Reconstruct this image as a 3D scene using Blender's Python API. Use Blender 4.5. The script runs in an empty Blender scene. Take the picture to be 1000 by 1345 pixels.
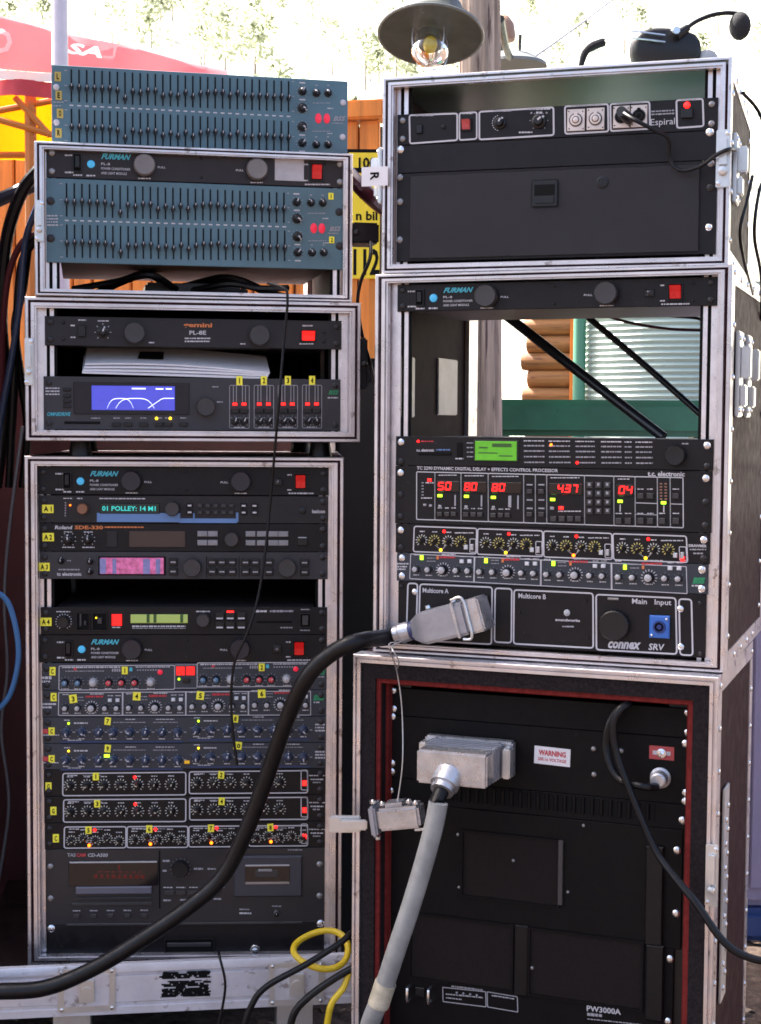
import bpy, bmesh, math, random
from math import radians, sin, cos, pi, sqrt
from mathutils import Vector, Matrix
random.seed(7)
SC = bpy.context.scene
COL = SC.collection
# ------------------------------------------------------------------ camera
F, PITCH, ROLL, CH = 2000.0, 0.05968, 0.00668, 1.14
fw0 = Vector((0, cos(PITCH), -sin(PITCH))); up0 = Vector((0, sin(PITCH), cos(PITCH))); x0 = Vector((1, 0, 0))
CR = x0 * cos(ROLL) + up0 * sin(ROLL); CU = up0 * cos(ROLL) - x0 * sin(ROLL); CP = Vector((0, 0, CH))
cd = bpy.data.cameras.new('camera'); cam = bpy.data.objects.new('camera', cd); COL.objects.link(cam)
cd.sensor_fit = 'VERTICAL'; cd.sensor_height = 24.0; cd.lens = F / 1345 * 24.0; cd.clip_start = 0.05; cd.clip_end = 2000
m3 = Matrix((CR, CU, -fw0)).transposed(); cam.matrix_world = Matrix.Translation(CP) @ m3.to_4x4()
SC.camera = cam
# ------------------------------------------------------------------ sky, sun, exposure
SUN_EL, SUN_H = radians(52), Vector((-0.86, 0.51))
wd = bpy.data.worlds.new('World'); SC.world = wd; wd.use_nodes = True
nt = wd.node_tree; nt.nodes.clear()
sk = nt.nodes.new('ShaderNodeTexSky'); sk.sky_type = 'NISHITA'; sk.sun_disc = False
sk.sun_elevation = SUN_EL; sk.sun_rotation = math.atan2(SUN_H.x, SUN_H.y); sk.air_density = .7; sk.dust_density = 6.0; sk.ozone_density = .6
bg = nt.nodes.new('ShaderNodeBackground'); bg.inputs[1].default_value = 0.13
wo = nt.nodes.new('ShaderNodeOutputWorld'); nt.links.new(sk.outputs[0], bg.inputs[0]); nt.links.new(bg.outputs[0], wo.inputs[0])
sl = bpy.data.lights.new('sun', 'SUN'); sl.energy = 5.0; sl.angle = radians(2.0); sl.color = (1, .96, .9)
so = bpy.data.objects.new('sun', sl); COL.objects.link(so)
sd = Vector((SUN_H.x * cos(SUN_EL), SUN_H.y * cos(SUN_EL), sin(SUN_EL)))
so.rotation_euler = sd.to_track_quat('Z', 'Y').to_euler(); so.location = (-4, 3, 8)
SC.view_settings.view_transform = 'Standard'; SC.view_settings.look = 'None'; SC.view_settings.gamma = 1
SC.view_settings.exposure = 2.25
SC.render.engine = 'CYCLES'; SC.cycles.filter_width = 1.7
# ------------------------------------------------------------------ pixel helpers
def ray(px, py): return (fw0 + CR * ((px - 500) / F) - CU * ((py - 672.5) / F))
def at(px, py, Y):
    d = ray(px, py); return CP + d * (Y / d.y)
def on_ground(px, py, z=0):
    d = ray(px, py); return CP + d * ((z - CH) / d.z)
RK = {'L3': (-.3234, 2.5195, .0523), 'R2': (.2508, 2.2779, -.349), 'R1': (.2528, 2.3007, -.2961), 'R3': (.234, 2.2844, -.360),
      'L1': (-.3005, 2.5021, .192), 'L0': (-.2962, 2.5323, .2199), 'L2': (-.3054, 2.5025, .1571)}
def rp(r, px, py, d=0.0):
    x, y, w = RK[r]; dv = Vector((-sin(w), cos(w), 0)); ex = Vector((cos(w), sin(w), 0)); P0 = Vector((x, y, 0))
    q = ray(px, py); t = ((P0 + dv * d - CP).dot(dv)) / q.dot(dv); P = CP + q * t
    return (P - P0).dot(ex), P.z
def rw(r, a, d, z):
    x, y, w = RK[r]; return Vector((x + a * cos(w) - d * sin(w), y + a * sin(w) + d * cos(w), z))
# ------------------------------------------------------------------ materials
MT = {}
def lin(c): return tuple((v / 255 / 12.92 if v / 255 <= .04045 else ((v / 255 + .055) / 1.055) ** 2.4) for v in c)
def M(name, col=None, rough=.5, metal=0.0, var=0.0, vs=40.0, bump=0.0, bs=300.0, emit=0.0, ecol=None, trans=0.0, stretch=None, spec=.5, rvar=0.0, wear=None):
    if name in MT: return MT[name]
    m = bpy.data.materials.new(name); m.use_nodes = True; MT[name] = m
    n = m.node_tree; b = n.nodes['Principled BSDF']; L = n.links.new
    b.inputs['Base Color'].default_value = (*col, 1); b.inputs['Roughness'].default_value = rough; b.inputs['Metallic'].default_value = metal
    b.inputs['Specular IOR Level'].default_value = spec
    if trans: b.inputs['Transmission Weight'].default_value = trans
    if emit:
        b.inputs['Emission Color'].default_value = (*(ecol or col), 1); b.inputs['Emission Strength'].default_value = emit
    if var or bump or rvar or wear:
        tc = n.nodes.new('ShaderNodeTexCoord'); mp = n.nodes.new('ShaderNodeMapping'); L(tc.outputs['Object'], mp.inputs[0])
        if stretch: mp.inputs['Scale'].default_value = stretch
        oi = n.nodes.new('ShaderNodeObjectInfo'); ad = n.nodes.new('ShaderNodeVectorMath'); ad.operation = 'SCALE'
        cmb = n.nodes.new('ShaderNodeCombineXYZ')
        for k in range(3): L(oi.outputs['Random'], cmb.inputs[k])
        L(cmb.outputs[0], ad.inputs[0]); ad.inputs['Scale'].default_value = 7.3
        a2 = n.nodes.new('ShaderNodeVectorMath'); L(mp.outputs[0], a2.inputs[0]); L(ad.outputs[0], a2.inputs[1]); vec = a2.outputs[0]
        def noise(s, det=5):
            t = n.nodes.new('ShaderNodeTexNoise'); t.inputs['Scale'].default_value = s; t.inputs['Detail'].default_value = det; t.inputs['Roughness'].default_value = .62
            L(vec, t.inputs['Vector']); return t.outputs['Fac']
        fac = noise(vs)
        last = None
        if var:
            mx = n.nodes.new('ShaderNodeMix'); mx.data_type = 'RGBA'
            mx.inputs[6].default_value = (*[v * (1 - var) for v in col], 1); mx.inputs[7].default_value = (*[min(1, v * (1 + var)) for v in col], 1)
            mr = n.nodes.new('ShaderNodeMapRange'); mr.inputs[1].default_value = .3; mr.inputs[2].default_value = .7
            L(fac, mr.inputs[0]); L(mr.outputs[0], mx.inputs[0]); last = mx.outputs[2]
        if wear:
            w2 = noise(wear[1], 8); mr2 = n.nodes.new('ShaderNodeMapRange'); mr2.inputs[1].default_value = wear[2]; mr2.inputs[2].default_value = wear[2] + .06
            L(w2, mr2.inputs[0]); mx2 = n.nodes.new('ShaderNodeMix'); mx2.data_type = 'RGBA'
            if last: L(last, mx2.inputs[6])
            else: mx2.inputs[6].default_value = (*col, 1)
            mx2.inputs[7].default_value = (*wear[0], 1); L(mr2.outputs[0], mx2.inputs[0]); last = mx2.outputs[2]
        if last: L(last, b.inputs['Base Color'])
        if rvar:
            mr = n.nodes.new('ShaderNodeMapRange'); mr.inputs[1].default_value = .3; mr.inputs[2].default_value = .7
            mr.inputs[3].default_value = max(.05, rough - rvar); mr.inputs[4].default_value = min(1, rough + rvar); L(noise(vs * 2.3), mr.inputs[0]); L(mr.outputs[0], b.inputs['Roughness'])
        if bump:
            bp = n.nodes.new('ShaderNodeBump'); bp.inputs['Strength'].default_value = bump; bp.inputs['Distance'].default_value = .001
            L(noise(bs), bp.inputs['Height']); L(bp.outputs[0], b.inputs['Normal'])
    return m
ALU = M('aluminium', (.66, .615, .62), .34, .85, .16, 14, .08, 160, rvar=.12, wear=((.34, .29, .28), 34, .61))
ALU2 = M('aluminium_rail', (.74, .69, .70), .35, .8, .12, 40, .15, 200, rvar=.1)
ALUW = M('aluminium_painted', (.64, .61, .64), .45, .3, .18, 9, .4, 120, rvar=.12, wear=((.30, .25, .24), 30, .58))
ZINC = M('zinc_steel', (.64, .64, .63), .33, .75, .06, 60)
STEEL = M('screw_steel', (.75, .75, .77), .22, .95)
DSCREW = M('black_screw', (.03, .028, .03), .35, .5)
GSCREW = M('grey_screw', (.28, .27, .27), .35, .7)
LAM = M('laminate_burgundy', (.034, .010, .013), .6, 0, .2, 18, .08, 300, rvar=.1, spec=.06, wear=((.06, .03, .033), 30, .66))
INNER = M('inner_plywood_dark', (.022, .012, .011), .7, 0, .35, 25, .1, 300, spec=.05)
GLOSSLAM = M('glossy_laminate', (.11, .16, .145), .32, 0, .05, 8)
PLY = M('plywood_edge', (.42, .27, .18), .7, 0, .3, 60, stretch=(6, 6, .6))
BLK = M('panel_black', (.0066, .0052, .0063), .45, 0, .25, 30, .08, 900, rvar=.12, spec=.27, wear=((.024, .021, .023), 90, .66))
BLKB = M('panel_brownblack', (.017, .0125, .0135), .5, 0, .15, 30, .1, 900, spec=.35)
DGREY = M('panel_dark_grey', (.0135, .0112, .0125), .48, 0, .2, 14, .08, 900, spec=.35, rvar=.1, wear=((.03, .026, .028), 80, .67))
MGREY = M('panel_mid_grey', (.034, .032, .036), .48, 0, .12, 30, .08, 900, spec=.35)
EQB = M('panel_blue_grey', (.070, .140, .172), .45, 0, .10, 14, .06, 700, rvar=.08)
CBLU = M('panel_slate_blue', (.022, .027, .038), .46, 0, .12, 30, .08, 700)
CHAS = M('chassis_metal', (.06, .055, .055), .5, .4, .3, 20)
CHASB = M('chassis_brown', (.075, .055, .05), .5, .3, .25, 20)
PLAS = M('black_plastic', (.007, .0062, .0072), .38, 0, spec=.4, rvar=.08, vs=60)
PLASG = M('grey_plastic', (.22, .21, .22), .5, 0, .08, 60)
KGREY = M('knob_light_grey', (.17, .15, .14), .45, .2, .1, 80)
KDG = M('knob_dark_grey', (.030, .027, .028), .45, 0, .1, 80)
KPUR = M('knob_violet_black', (.013, .010, .016), .4)
KMID = M('knob_silver', (.42, .41, .42), .4, .2)
KBLU = M('knob_cap_blue', (.08, .17, .27), .4)
KRED = M('knob_cap_red', (.55, .05, .06), .4)
KBRN = M('knob_brown', (.22, .09, .045), .4)
WHT = M('white_print', (.50, .48, .50), .6)
GRY = M('grey_print', (.30, .29, .31), .6)
TEAL = M('teal_print', (.06, .42, .52), .5)
ORNP = M('orange_print', (.62, .18, .05), .6)
REDP = M('red_print', (.5, .03, .04), .6)
GRNP = M('green_print', (.015, .22, .09), .5)
BLUB = M('blue_band', (.11, .21, .42), .5)
YEL = M('yellow_tape', (.92, .82, .05), .55, 0, .1, 80)
BLKP = M('black_print_recess', (.0035, .0032, .0035), .7, spec=.15)  # print, and also wells and slots with their shade put into the black
PAPER = M('paper', (.70, .67, .68), .7, 0, .05, 30)
LEDR = M('led_red', (.6, .01, .01), .3, emit=1.3, ecol=(1, .008, .006))
LEDO = M('led_orange', (.7, .12, .01), .3, emit=1.6, ecol=(1, .12, .005))
LEDY = M('led_yellow', (.7, .5, .01), .3, emit=.8, ecol=(1, .6, .02))
LEDG = M('led_green', (.3, .8, .02), .3, emit=.7, ecol=(.45, 1, .02))
LAMPB = M('blue_lamp', (.05, .34, .55), .25, emit=.06, ecol=(.08, .55, 1))
ROCK = M('red_rocker', (.26, .004, .006), .25, emit=.06, ecol=(1, .01, .01), var=.4, vs=120)
ROCKL = M('red_rocker_lit', (.5, .008, .01), .25, emit=.35, ecol=(1, .01, .008), var=.4, vs=150)
SEGR = M('segment_red', (.6, .01, .01), .4, emit=1.2, ecol=(1, .006, .006))
SEGD = M('segment_dim', (.10, .006, .008), .4)
LCDB = M('lcd_blue', (.045, .045, .40), .2, emit=.085, ecol=(.16, .18, 1), var=.15, vs=30)
LCDL = M('lcd_line', (.6, .65, .9), .4, emit=.35, ecol=(.7, .75, 1))
LCDG = M('lcd_green', (.08, .26, .015), .25, emit=.05, ecol=(.2, .9, .05), var=.2, vs=60)
LCDGD = M('lcd_green_dark', (.03, .09, .015), .4)
LCDY = M('lcd_lime', (.36, .44, .12), .25, emit=.02, ecol=(.6, .9, .2))
VFD = M('vfd_window', (.004, .02, .022), .12)
VFDT = M('vfd_teal', (.02, .35, .32), .3, emit=.12, ecol=(.05, .9, .8))
WIN = M('dark_window', (.010, .007, .008), .12)
WINR = M('window_red_glow', (.05, .002, .003), .3, emit=.008, ecol=(1, .01, .01))
LCDP = M('lcd_pink', (.38, .10, .22), .15, emit=.05, ecol=(1, .2, .5), var=.7, vs=110)
LCDV = M('lcd_violet', (.14, .14, .28), .15, emit=.03, ecol=(.4, .4, 1), var=.4, vs=40)
FELT = M('red_felt', (.16, .021, .019), .95, 0, .25, 90, .4, 900, spec=.1)
CARP = M('grey_carpet', (.018, .014, .015), .98, 0, .5, 260, .9, 1200, spec=.1)
RUB = M('black_rubber', (.0042, .0038, .0048), .40, 0, .35, 40, .25, 160, spec=.3, rvar=.12, wear=((.016, .014, .014), 45, .64))
RUBG = M('grey_sleeve', (.25, .25, .24), .55, 0, .22, 25, .3, 120, wear=((.14, .13, .12), 30, .64))
HART = M('cast_grey', (.33, .33, .36), .4, .5, .14, 40, .25, 300, rvar=.1, wear=((.20, .195, .20), 90, .68))
HARTS = M('cast_silver', (.50, .49, .50), .33, .75, .18, 40, .25, 300, rvar=.12, wear=((.30, .28, .28), 90, .68))
GLASS = M('clear_glass', (.95, .97, .95), .02, 0, trans=1.0)
BLUC = M('connector_blue', (.03, .13, .46), .35)
YCAB = M('yellow_rubber', (.62, .42, .01), .45, 0, .1, 60)
BCAB = M('blue_cable', (.05, .16, .36), .45)
RCAB = M('dark_red_cable', (.07, .012, .018), .4)
NICK = M('nickel_plate', (.62, .52, .46), .35, .4, .1, 60)
# ------------------------------------------------------------------ mesh builder
class MB:
    def __init__(s): s.v = []; s.f = []; s.m = []
    def add(s, vs, fs, mi=0):
        o = len(s.v); s.v += [tuple(v) for v in vs]; s.f += [tuple(i + o for i in f) for f in fs]; s.m += [mi] * len(fs); return s
    def box(s, xa, xb, ya, yb, za, zb, mi=0, c=0.0):
        if c:
            v = []
            for y, i in ((yb, 0), (ya + c, 0), (ya, c)):
                v += [(xa + i, y, za + i), (xb - i, y, za + i), (xb - i, y, zb - i), (xa + i, y, zb - i)]
            f = [(0, 1, 2, 3), (11, 10, 9, 8)]
            for k in (0, 4):
                for j in range(4): f.append((k + j, k + 4 + j, k + 4 + (j + 1) % 4, k + (j + 1) % 4))
            return s.add(v, [q[::-1] for q in f], mi)
        v = [(x, y, z) for x in (xa, xb) for y in (ya, yb) for z in (za, zb)]
        return s.add(v, [(0, 1, 3, 2), (4, 6, 7, 5), (0, 4, 5, 1), (2, 3, 7, 6), (0, 2, 6, 4), (1, 5, 7, 3)], mi)
    def lathe(s, prof, n=16, mi=0, c=(0, 0), axis='y', cap=True):
        v = []; f = []
        for r, y in prof:
            for k in range(n):
                t = 2 * pi * k / n; p = (r * cos(t), r * sin(t))
                v.append((c[0] + p[0], y, c[1] + p[1]) if axis == 'y' else ((c[0] + p[0], c[1] + p[1], y) if axis == 'z' else (y, c[0] + p[0], c[1] + p[1])))
        for i in range(len(prof) - 1):
            for k in range(n):
                a = i * n + k; b = i * n + (k + 1) % n; f.append((a, b, b + n, a + n))
        if cap:
            f.append(tuple(range(n))[::-1]); f.append(tuple((len(prof) - 1) * n + k for k in range(n)))
        return s.add(v, f, mi)
    def tube(s, pts, r, n=8, mi=0, smooth=6, cap=True):
        P = [Vector(p) for p in pts]
        rr = r if isinstance(r, (list, tuple)) else None
        if smooth and len(P) > 2:
            Q = []; RR = []
            for i in range(len(P) - 1):
                p0 = P[max(i - 1, 0)]; p1 = P[i]; p2 = P[i + 1]; p3 = P[min(i + 2, len(P) - 1)]
                for k in range(smooth):
                    t = k / smooth
                    Q.append(.5 * ((2 * p1) + (p2 - p0) * t + (2 * p0 - 5 * p1 + 4 * p2 - p3) * t * t + (3 * p1 - p0 - 3 * p2 + p3) * t ** 3))
                    if rr: RR.append(rr[i] * (1 - t) + rr[i + 1] * t)
            Q.append(P[-1]); P = Q
            if rr: RR.append(rr[-1]); rr = RR
        v = []; f = []; N = None
        for i, p in enumerate(P):
            t = (P[min(i + 1, len(P) - 1)] - P[max(i - 1, 0)]).normalized()
            if N is None: N = t.orthogonal().normalized()
            else: N = (N - t * N.dot(t)).normalized()
            B = t.cross(N); q = rr[i] if rr else r
            for k in range(n):
                a = 2 * pi * k / n; v.append(p + (N * cos(a) + B * sin(a)) * q)
        for i in range(len(P) - 1):
            for k in range(n):
                a = i * n + k; b = i * n + (k + 1) % n; f.append((a, b, b + n, a + n))
        if cap: f.append(tuple(range(n))[::-1]); f.append(tuple((len(P) - 1) * n + k for k in range(n)))
        return s.add(v, f, mi)
    def mesh(s, name, mats, smooth=None, bevel=0, recalc=False):
        me = bpy.data.meshes.new(name); me.from_pydata(s.v, [], s.f)
        for m in (mats if isinstance(mats, (list, tuple)) else [mats]): me.materials.append(m)
        me.polygons.foreach_set('material_index', s.m)
        if bevel or recalc:
            bm = bmesh.new(); bm.from_mesh(me)
            if recalc: bmesh.ops.recalc_face_normals(bm, faces=bm.faces)
            if bevel: bmesh.ops.bevel(bm, geom=[e for e in bm.edges if e.is_manifold and e.calc_face_angle(0) > .5], offset=bevel, segments=2, affect='EDGES', clamp_overlap=True)
            bm.to_mesh(me); bm.free()
        if smooth is None: smooth = 35
        if smooth:
            me.polygons.foreach_set('use_smooth', [True] * len(me.polygons)); me.set_sharp_from_angle(angle=radians(smooth))
        me.update(); return me
def link(name, me, parent=None, loc=(0, 0, 0), rot=(0, 0, 0)):
    o = bpy.data.objects.new(name, me); COL.objects.link(o); o.location = loc; o.rotation_euler = rot
    if parent: o.parent = parent
    return o
def tag(o, label, cat, group=None):
    o['label'] = label; o['category'] = cat
    if group: o['group'] = group
    return o
def struct(o): o['kind'] = 'structure'; return o
def thing(name, label, cat, loc, rz=0, group=None, rot=None):
    return tag(link(name, None, None, loc, rot or (0, 0, rz)), label, cat, group)
def world(name, mb, mats, label=None, cat=None, group=None, kind=None, parent=None, bevel=0, smooth=None, recalc=False):
    xs = [v[0] for v in mb.v]; ys = [v[1] for v in mb.v]; zs = [v[2] for v in mb.v]
    c = Vector(((min(xs) + max(xs)) / 2, (min(ys) + max(ys)) / 2, min(zs)))
    mb.v = [(v[0] - c.x, v[1] - c.y, v[2] - c.z) for v in mb.v]
    o = link(name, mb.mesh(name, mats, smooth, bevel, recalc), None, c)
    if parent: o.parent = parent; o.matrix_parent_inverse = parent.matrix_basis.inverted()
    if label: tag(o, label, cat, group)
    if kind: o['kind'] = kind
    return o
# ------------------------------------------------------------------ lettering
TX = {}
def text_mesh(s, w, h, mat, shear=0.0, bold=0.0):
    k = (s, round(w, 4), round(h, 4), mat.name, shear, bold)
    if k in TX: return TX[k]
    cu = bpy.data.curves.new('lettering', 'FONT'); cu.body = s; cu.resolution_u = 2; cu.offset = bold; cu.shear = shear
    ob = bpy.data.objects.new('lettering', cu); me = bpy.data.meshes.new_from_object(ob); bpy.data.objects.remove(ob)
    xs = [v.co.x for v in me.vertices]; ys = [v.co.y for v in me.vertices]
    xa, xb, ya, yb = min(xs), max(xs), min(ys), max(ys)
    for v in me.vertices: v.co = Vector(((v.co.x - (xa + xb) / 2) / (xb - xa) * w, 0, (v.co.y - (ya + yb) / 2) / (yb - ya) * h))
    me.materials.clear(); me.materials.append(mat); me.update(); TX[k] = me; return me
# ------------------------------------------------------------------ shared small meshes
SH = {}
def shared(key, fn):
    if key not in SH: SH[key] = fn()
    return SH[key]
def q4(v): return round(v * 4000) / 4000
def knob_mesh(style, r, m1, m2):
    def fn():
        b = MB()
        if style == 'big':
            b.lathe([(r * 1.0, 0), (r, -.004), (r * .97, -.011), (r * .90, -.0125), (r * .4, -.0122)], 26, 0)
            for k in range(26):
                t = 2 * pi * k / 26; x, z = r * .985 * cos(t), r * .985 * sin(t); b.box(x - .0006, x + .0006, -.0105, -.002, z - .0006, z + .0006)
        elif style == 'small':
            b.lathe([(r, 0), (r * .98, -.003), (r * .72, -.0045), (r * .62, -.0115), (r * .5, -.0125)], 14, 0)
            b.box(-r * .12, r * .12, -.0133, -.0126, r * .02, r * .58, 1); b.box(-r * .14, r * .14, -.0053, -.0040, r * .62, r * .98, 1)
        else:  # coloured cap
            b.lathe([(r, 0), (r * .96, -.004), (r * .8, -.0055), (r * .74, -.009)], 14, 0); b.lathe([(r * .72, -.0088), (r * .68, -.0125), (r * .5, -.0132)], 14, 1)
            b.box(-r * .1, r * .1, -.0140, -.0131, r * .05, r * .6, 2)
        return b.mesh('knob', [m1, m2, WHT])
    return shared(('knob', style, r, m1.name, m2.name), fn)
def screw_mesh(r, m):
    return shared(('screw', r, m.name), lambda: MB().lathe([(r, 0), (r * .96, -.0014), (r * .7, -.0026), (r * .3, -.0031)], 12).box(-r * .55, r * .55, -.0034, -.0028, -r * .1, r * .1).mesh('screw', m))
def rivet_mesh(r=.0045): return shared(('rivet', r), lambda: MB().lathe([(r, 0), (r * .85, .0014), (r * .4, .0024)], 10, axis='x').mesh('rivet', STEEL))
# ------------------------------------------------------------------ rack unit
LASTZ = {}
class Unit:
    def __init__(s, r, name, label, cat, quad, mat=None, chas=.26, depth_panel=.004, group=None, chmat=None, d0=0.0, ears=True, inset=.0003):
        s.r = r; s.q = quad; (ax, ay), (bx, by), (cx, cy), (dx, dy) = quad
        A, B_, C_, D_ = rp(r, ax, ay, d0), rp(r, bx, by, d0), rp(r, cx, cy, d0), rp(r, dx, dy, d0)
        s.a0 = (A[0] + C_[0]) / 2; s.a1 = (B_[0] + D_[0]) / 2; s.z1 = (A[1] + B_[1]) / 2; s.z0 = (C_[1] + D_[1]) / 2
        if r in LASTZ and abs(s.z1 - LASTZ[r]) < .008: s.z1 = LASTZ[r]
        LASTZ[r] = s.z0; s.z0 += inset; s.z1 -= inset
        s.w = s.a1 - s.a0; s.h = s.z1 - s.z0; s.d0 = d0
        s.sx = s.w / (((bx - ax) + (dx - cx)) / 2); s.sz = s.h / (((cy - ay) + (dy - by)) / 2)
        s.ac = (s.a0 + s.a1) / 2
        s.e = thing(name, label, cat, rw(r, s.ac, d0, s.z0), RK[r][2], group)
        s.pr = {}
        if mat:
            link('panel', MB().box(-s.w / 2, s.w / 2, 0, depth_panel, 0, s.h, 0, .0008).mesh('panel', mat, 0), s.e)
            s.mat = mat
        if chas:
            link('chassis', MB().box(-s.w / 2 + .022, s.w / 2 - .022, depth_panel, chas, .001, s.h - .001).mesh('chassis', chmat or CHAS, 0), s.e)
    def m(s, px, py):
        (ax, ay), (bx, by), (cx, cy), (dx, dy) = s.q; fx, fy = .5, .5
        for _ in range(5):
            l, r_ = ax + (cx - ax) * fy, bx + (dx - bx) * fy; fx = (px - l) / (r_ - l)
            t, b = ay + (by - ay) * fx, cy + (dy - cy) * fx; fy = (py - t) / (b - t)
        return (fx - .5) * s.w, (1 - fy) * s.h
    def fr(s, fx, fy):
        (ax, ay), (bx, by), (cx, cy), (dx, dy) = s.q
        tx, ty = ax + (bx - ax) * fx, ay + (by - ay) * fx; ux, uy = cx + (dx - cx) * fx, cy + (dy - cy) * fx
        return tx + (ux - tx) * fy, ty + (uy - ty) * fy
    def knob(s, px, py, r, style='small', m1=None, m2=None, ang=0, name='knob'):
        x, z = s.m(px, py); return link(name, knob_mesh(style, q4(r * s.sx), m1 or PLAS, m2 or WHT), s.e, (x, 0, z), (0, radians(ang), 0))
    def box(s, name, px, py, w, h, mat, proud=.003, c=.0008, parent=None, y0=0.0):
        x, z = s.m(px, py); W, H = q4(w * s.sx) / 2, q4(h * s.sz) / 2
        me = shared(('box', W, H, proud, c, mat.name, y0), lambda: MB().box(-W, W, -proud, y0, -H, H, 0, min(c, W * .6, H * .6, abs(proud) * .8)).mesh(name, mat, 0))
        return link(name, me, parent or s.e, (x, 0, z))
    def rocker(s, px, py, w, h, mat):
        x, z = s.m(px, py); W, H = q4(w * s.sx) / 2, q4(h * s.sz) / 2
        def fn():
            b = MB(); pr = [(-H, 0), (-H, -.0022), (0, -.0036), (H, -.0078), (H, 0)]; v = [(sx, y, z_) for z_, y in pr for sx in (-W, W)]
            b.add(v, [(2 * k, 2 * k + 1, 2 * k + 3, 2 * k + 2) for k in range(4)] + [(0, 2, 4, 6, 8), (9, 7, 5, 3, 1)]); return b.mesh('rocker_switch', mat, 0, .0005, True)
        return link('rocker_switch', shared(('rock', W, H, mat.name), fn), s.e, (x, 0, z))
    def button(s, px, py, w, h, mat=None, proud=.004): return s.box('button', px, py, w, h, mat or PLAS, proud)
    def recess(s, name, px, py, w, h, mat=None, rim=.0018, lip=None):
        # raised rim round a flat floor, coloured dark to look sunken
        x, z = s.m(px, py); W, H = w * s.sx / 2, h * s.sz / 2
        b = MB().box(-W, W, -.0007, .0, -H, H, 0)
        for (a, c_, e, g) in ((-W - rim, W + rim, H, H + rim), (-W - rim, W + rim, -H - rim, -H), (-W - rim, -W, -H, H), (W, W + rim, -H, H)): b.box(a, c_, -.0035, 0, e, g, 1)
        return link(name, b.mesh(name, [mat or WIN, lip or PLAS], 0), s.e, (x, 0, z))
    def led(s, px, py, r, m, name='indicator_light'):
        R = q4(r * s.sx); me = shared(('led', R, m.name), lambda: MB().lathe([(R, 0), (R * .9, -.0015), (R * .5, -.0026)], 10).mesh(name, m))
        x, z = s.m(px, py); return link(name, me, s.e, (x, 0, z))
    def ledbar(s, px, py, w, h, m): return s.box('indicator_light', px, py, w, h, m, .0022, .0005)
    def screw(s, px, py, r=4.2, m=None):
        x, z = s.m(px, py); return link('screw', screw_mesh(q4(r * s.sx), m or DSCREW), s.e, (x, 0, z), (0, random.uniform(0, 3), 0))
    def ears(s, m=None, fy=(.2, .8), xl=.018, r=4.2):
        for fx in (xl, 1 - xl):
            for y in fy: s.screw(*s.fr(fx, y), r, m)
    def P(s, m):
        if m.name not in s.pr: s.pr[m.name] = (MB(), m)
        return s.pr[m.name][0]
    def rect(s, px, py, w, h, m=None):
        x, z = s.m(px, py); W, H = w * s.sx / 2, h * s.sz / 2; m = m or WHT
        y = -.0006 - .0001 * (len(s.pr)); s.P(m).add([(x - W, y, z - H), (x + W, y, z - H), (x + W, y, z + H), (x - W, y, z + H)], [(0, 1, 2, 3)])
    def line(s, xa, ya, xb, yb, w=1.3, m=None):
        p = Vector(s.m(xa, ya)); q = Vector(s.m(xb, yb)); t = (q - p); t = t / max(t.length, 1e-6); n = Vector((-t.y, t.x)) * (w * s.sx / 2); y = -.0006
        s.P(m or WHT).add([(v.x, y, v.y) for v in (p - n, q - n, q + n, p + n)], [(0, 1, 2, 3)])
    def frame(s, quad, w=1.6, m=None, rad=3):
        # rounded outline through four pixel corners TL TR BR BL
        C = [Vector(s.m(*p)) for p in quad]; R = rad * s.sx; pts = []
        for i in range(4):
            p, a, b = C[i], C[i - 1], C[(i + 1) % 4]; u = (a - p).normalized() * R; v = (b - p).normalized() * R
            for t in (0, .33, .66, 1): k = 1 - t; pts.append((p + u) * k * k + p * 2 * k * t + (p + v) * t * t)
        ce = sum(C, Vector((0, 0))) / 4; W = w * s.sx / 2; v = []; n = len(pts); y = -.0007
        for i, p in enumerate(pts):
            t = (pts[(i + 1) % n] - pts[i - 1]).normalized(); nn = Vector((-t.y, t.x))
            v += [(p.x + nn.x * W, y, p.y + nn.y * W), (p.x - nn.x * W, y, p.y - nn.y * W)]
        s.P(m or WHT).add(v, [(2 * i, 2 * i + 1, (2 * i + 3) % (2 * n), (2 * i + 2) % (2 * n)) for i in range(n)])
    def smear(s, xa, y, xb, h=2.2, m=None, yb=None):
        x = xa
        while x < xb - .6:
            w = random.uniform(1.5, 5.5); w = min(w, xb - x); t = (x - xa) / max(1, xb - xa)
            s.rect(x + w / 2, y + ((yb - y) * t if yb else 0), w, h * random.uniform(.75, 1), m); x += w + random.uniform(.5, 1.1)
    def ticks(s, px, py, ri, ro, n=11, w=.9, m=None, a0=-140, a1=140):
        for k in range(n):
            t = radians(a0 + (a1 - a0) * k / (n - 1)); s.line(px + ri * sin(t), py - ri * cos(t), px + ro * sin(t), py - ro * cos(t), w, m)
    def text(s, t, xa, y, xb, h, m=None, shear=0.0, bold=.02, yb=None, parent=None, name='lettering', off=-.0011):
        p = s.m(xa, y); q = s.m(xb, yb or y); w = sqrt((q[0] - p[0]) ** 2 + (q[1] - p[1]) ** 2)
        return link(name, text_mesh(t, w, h * s.sz, m or WHT, shear, bold), parent or s.e, ((p[0] + q[0]) / 2, off, (p[1] + q[1]) / 2), (0, -math.atan2(q[1] - p[1], q[0] - p[0]), 0))
    def sticker(s, px, py, w, h, t, m=None, ang=0):
        o = s.box('sticker', px, py, w, h, m or YEL, .0011, .0003); o.rotation_euler = (0, radians(ang), 0)
        link('lettering', text_mesh(t, w * s.sx * (.68 if len(t) > 1 else (.14 if t == '1' else .40)), h * s.sz * .62, BLKP, 0, .03), o, (0, -.0016, 0)); return o
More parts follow.
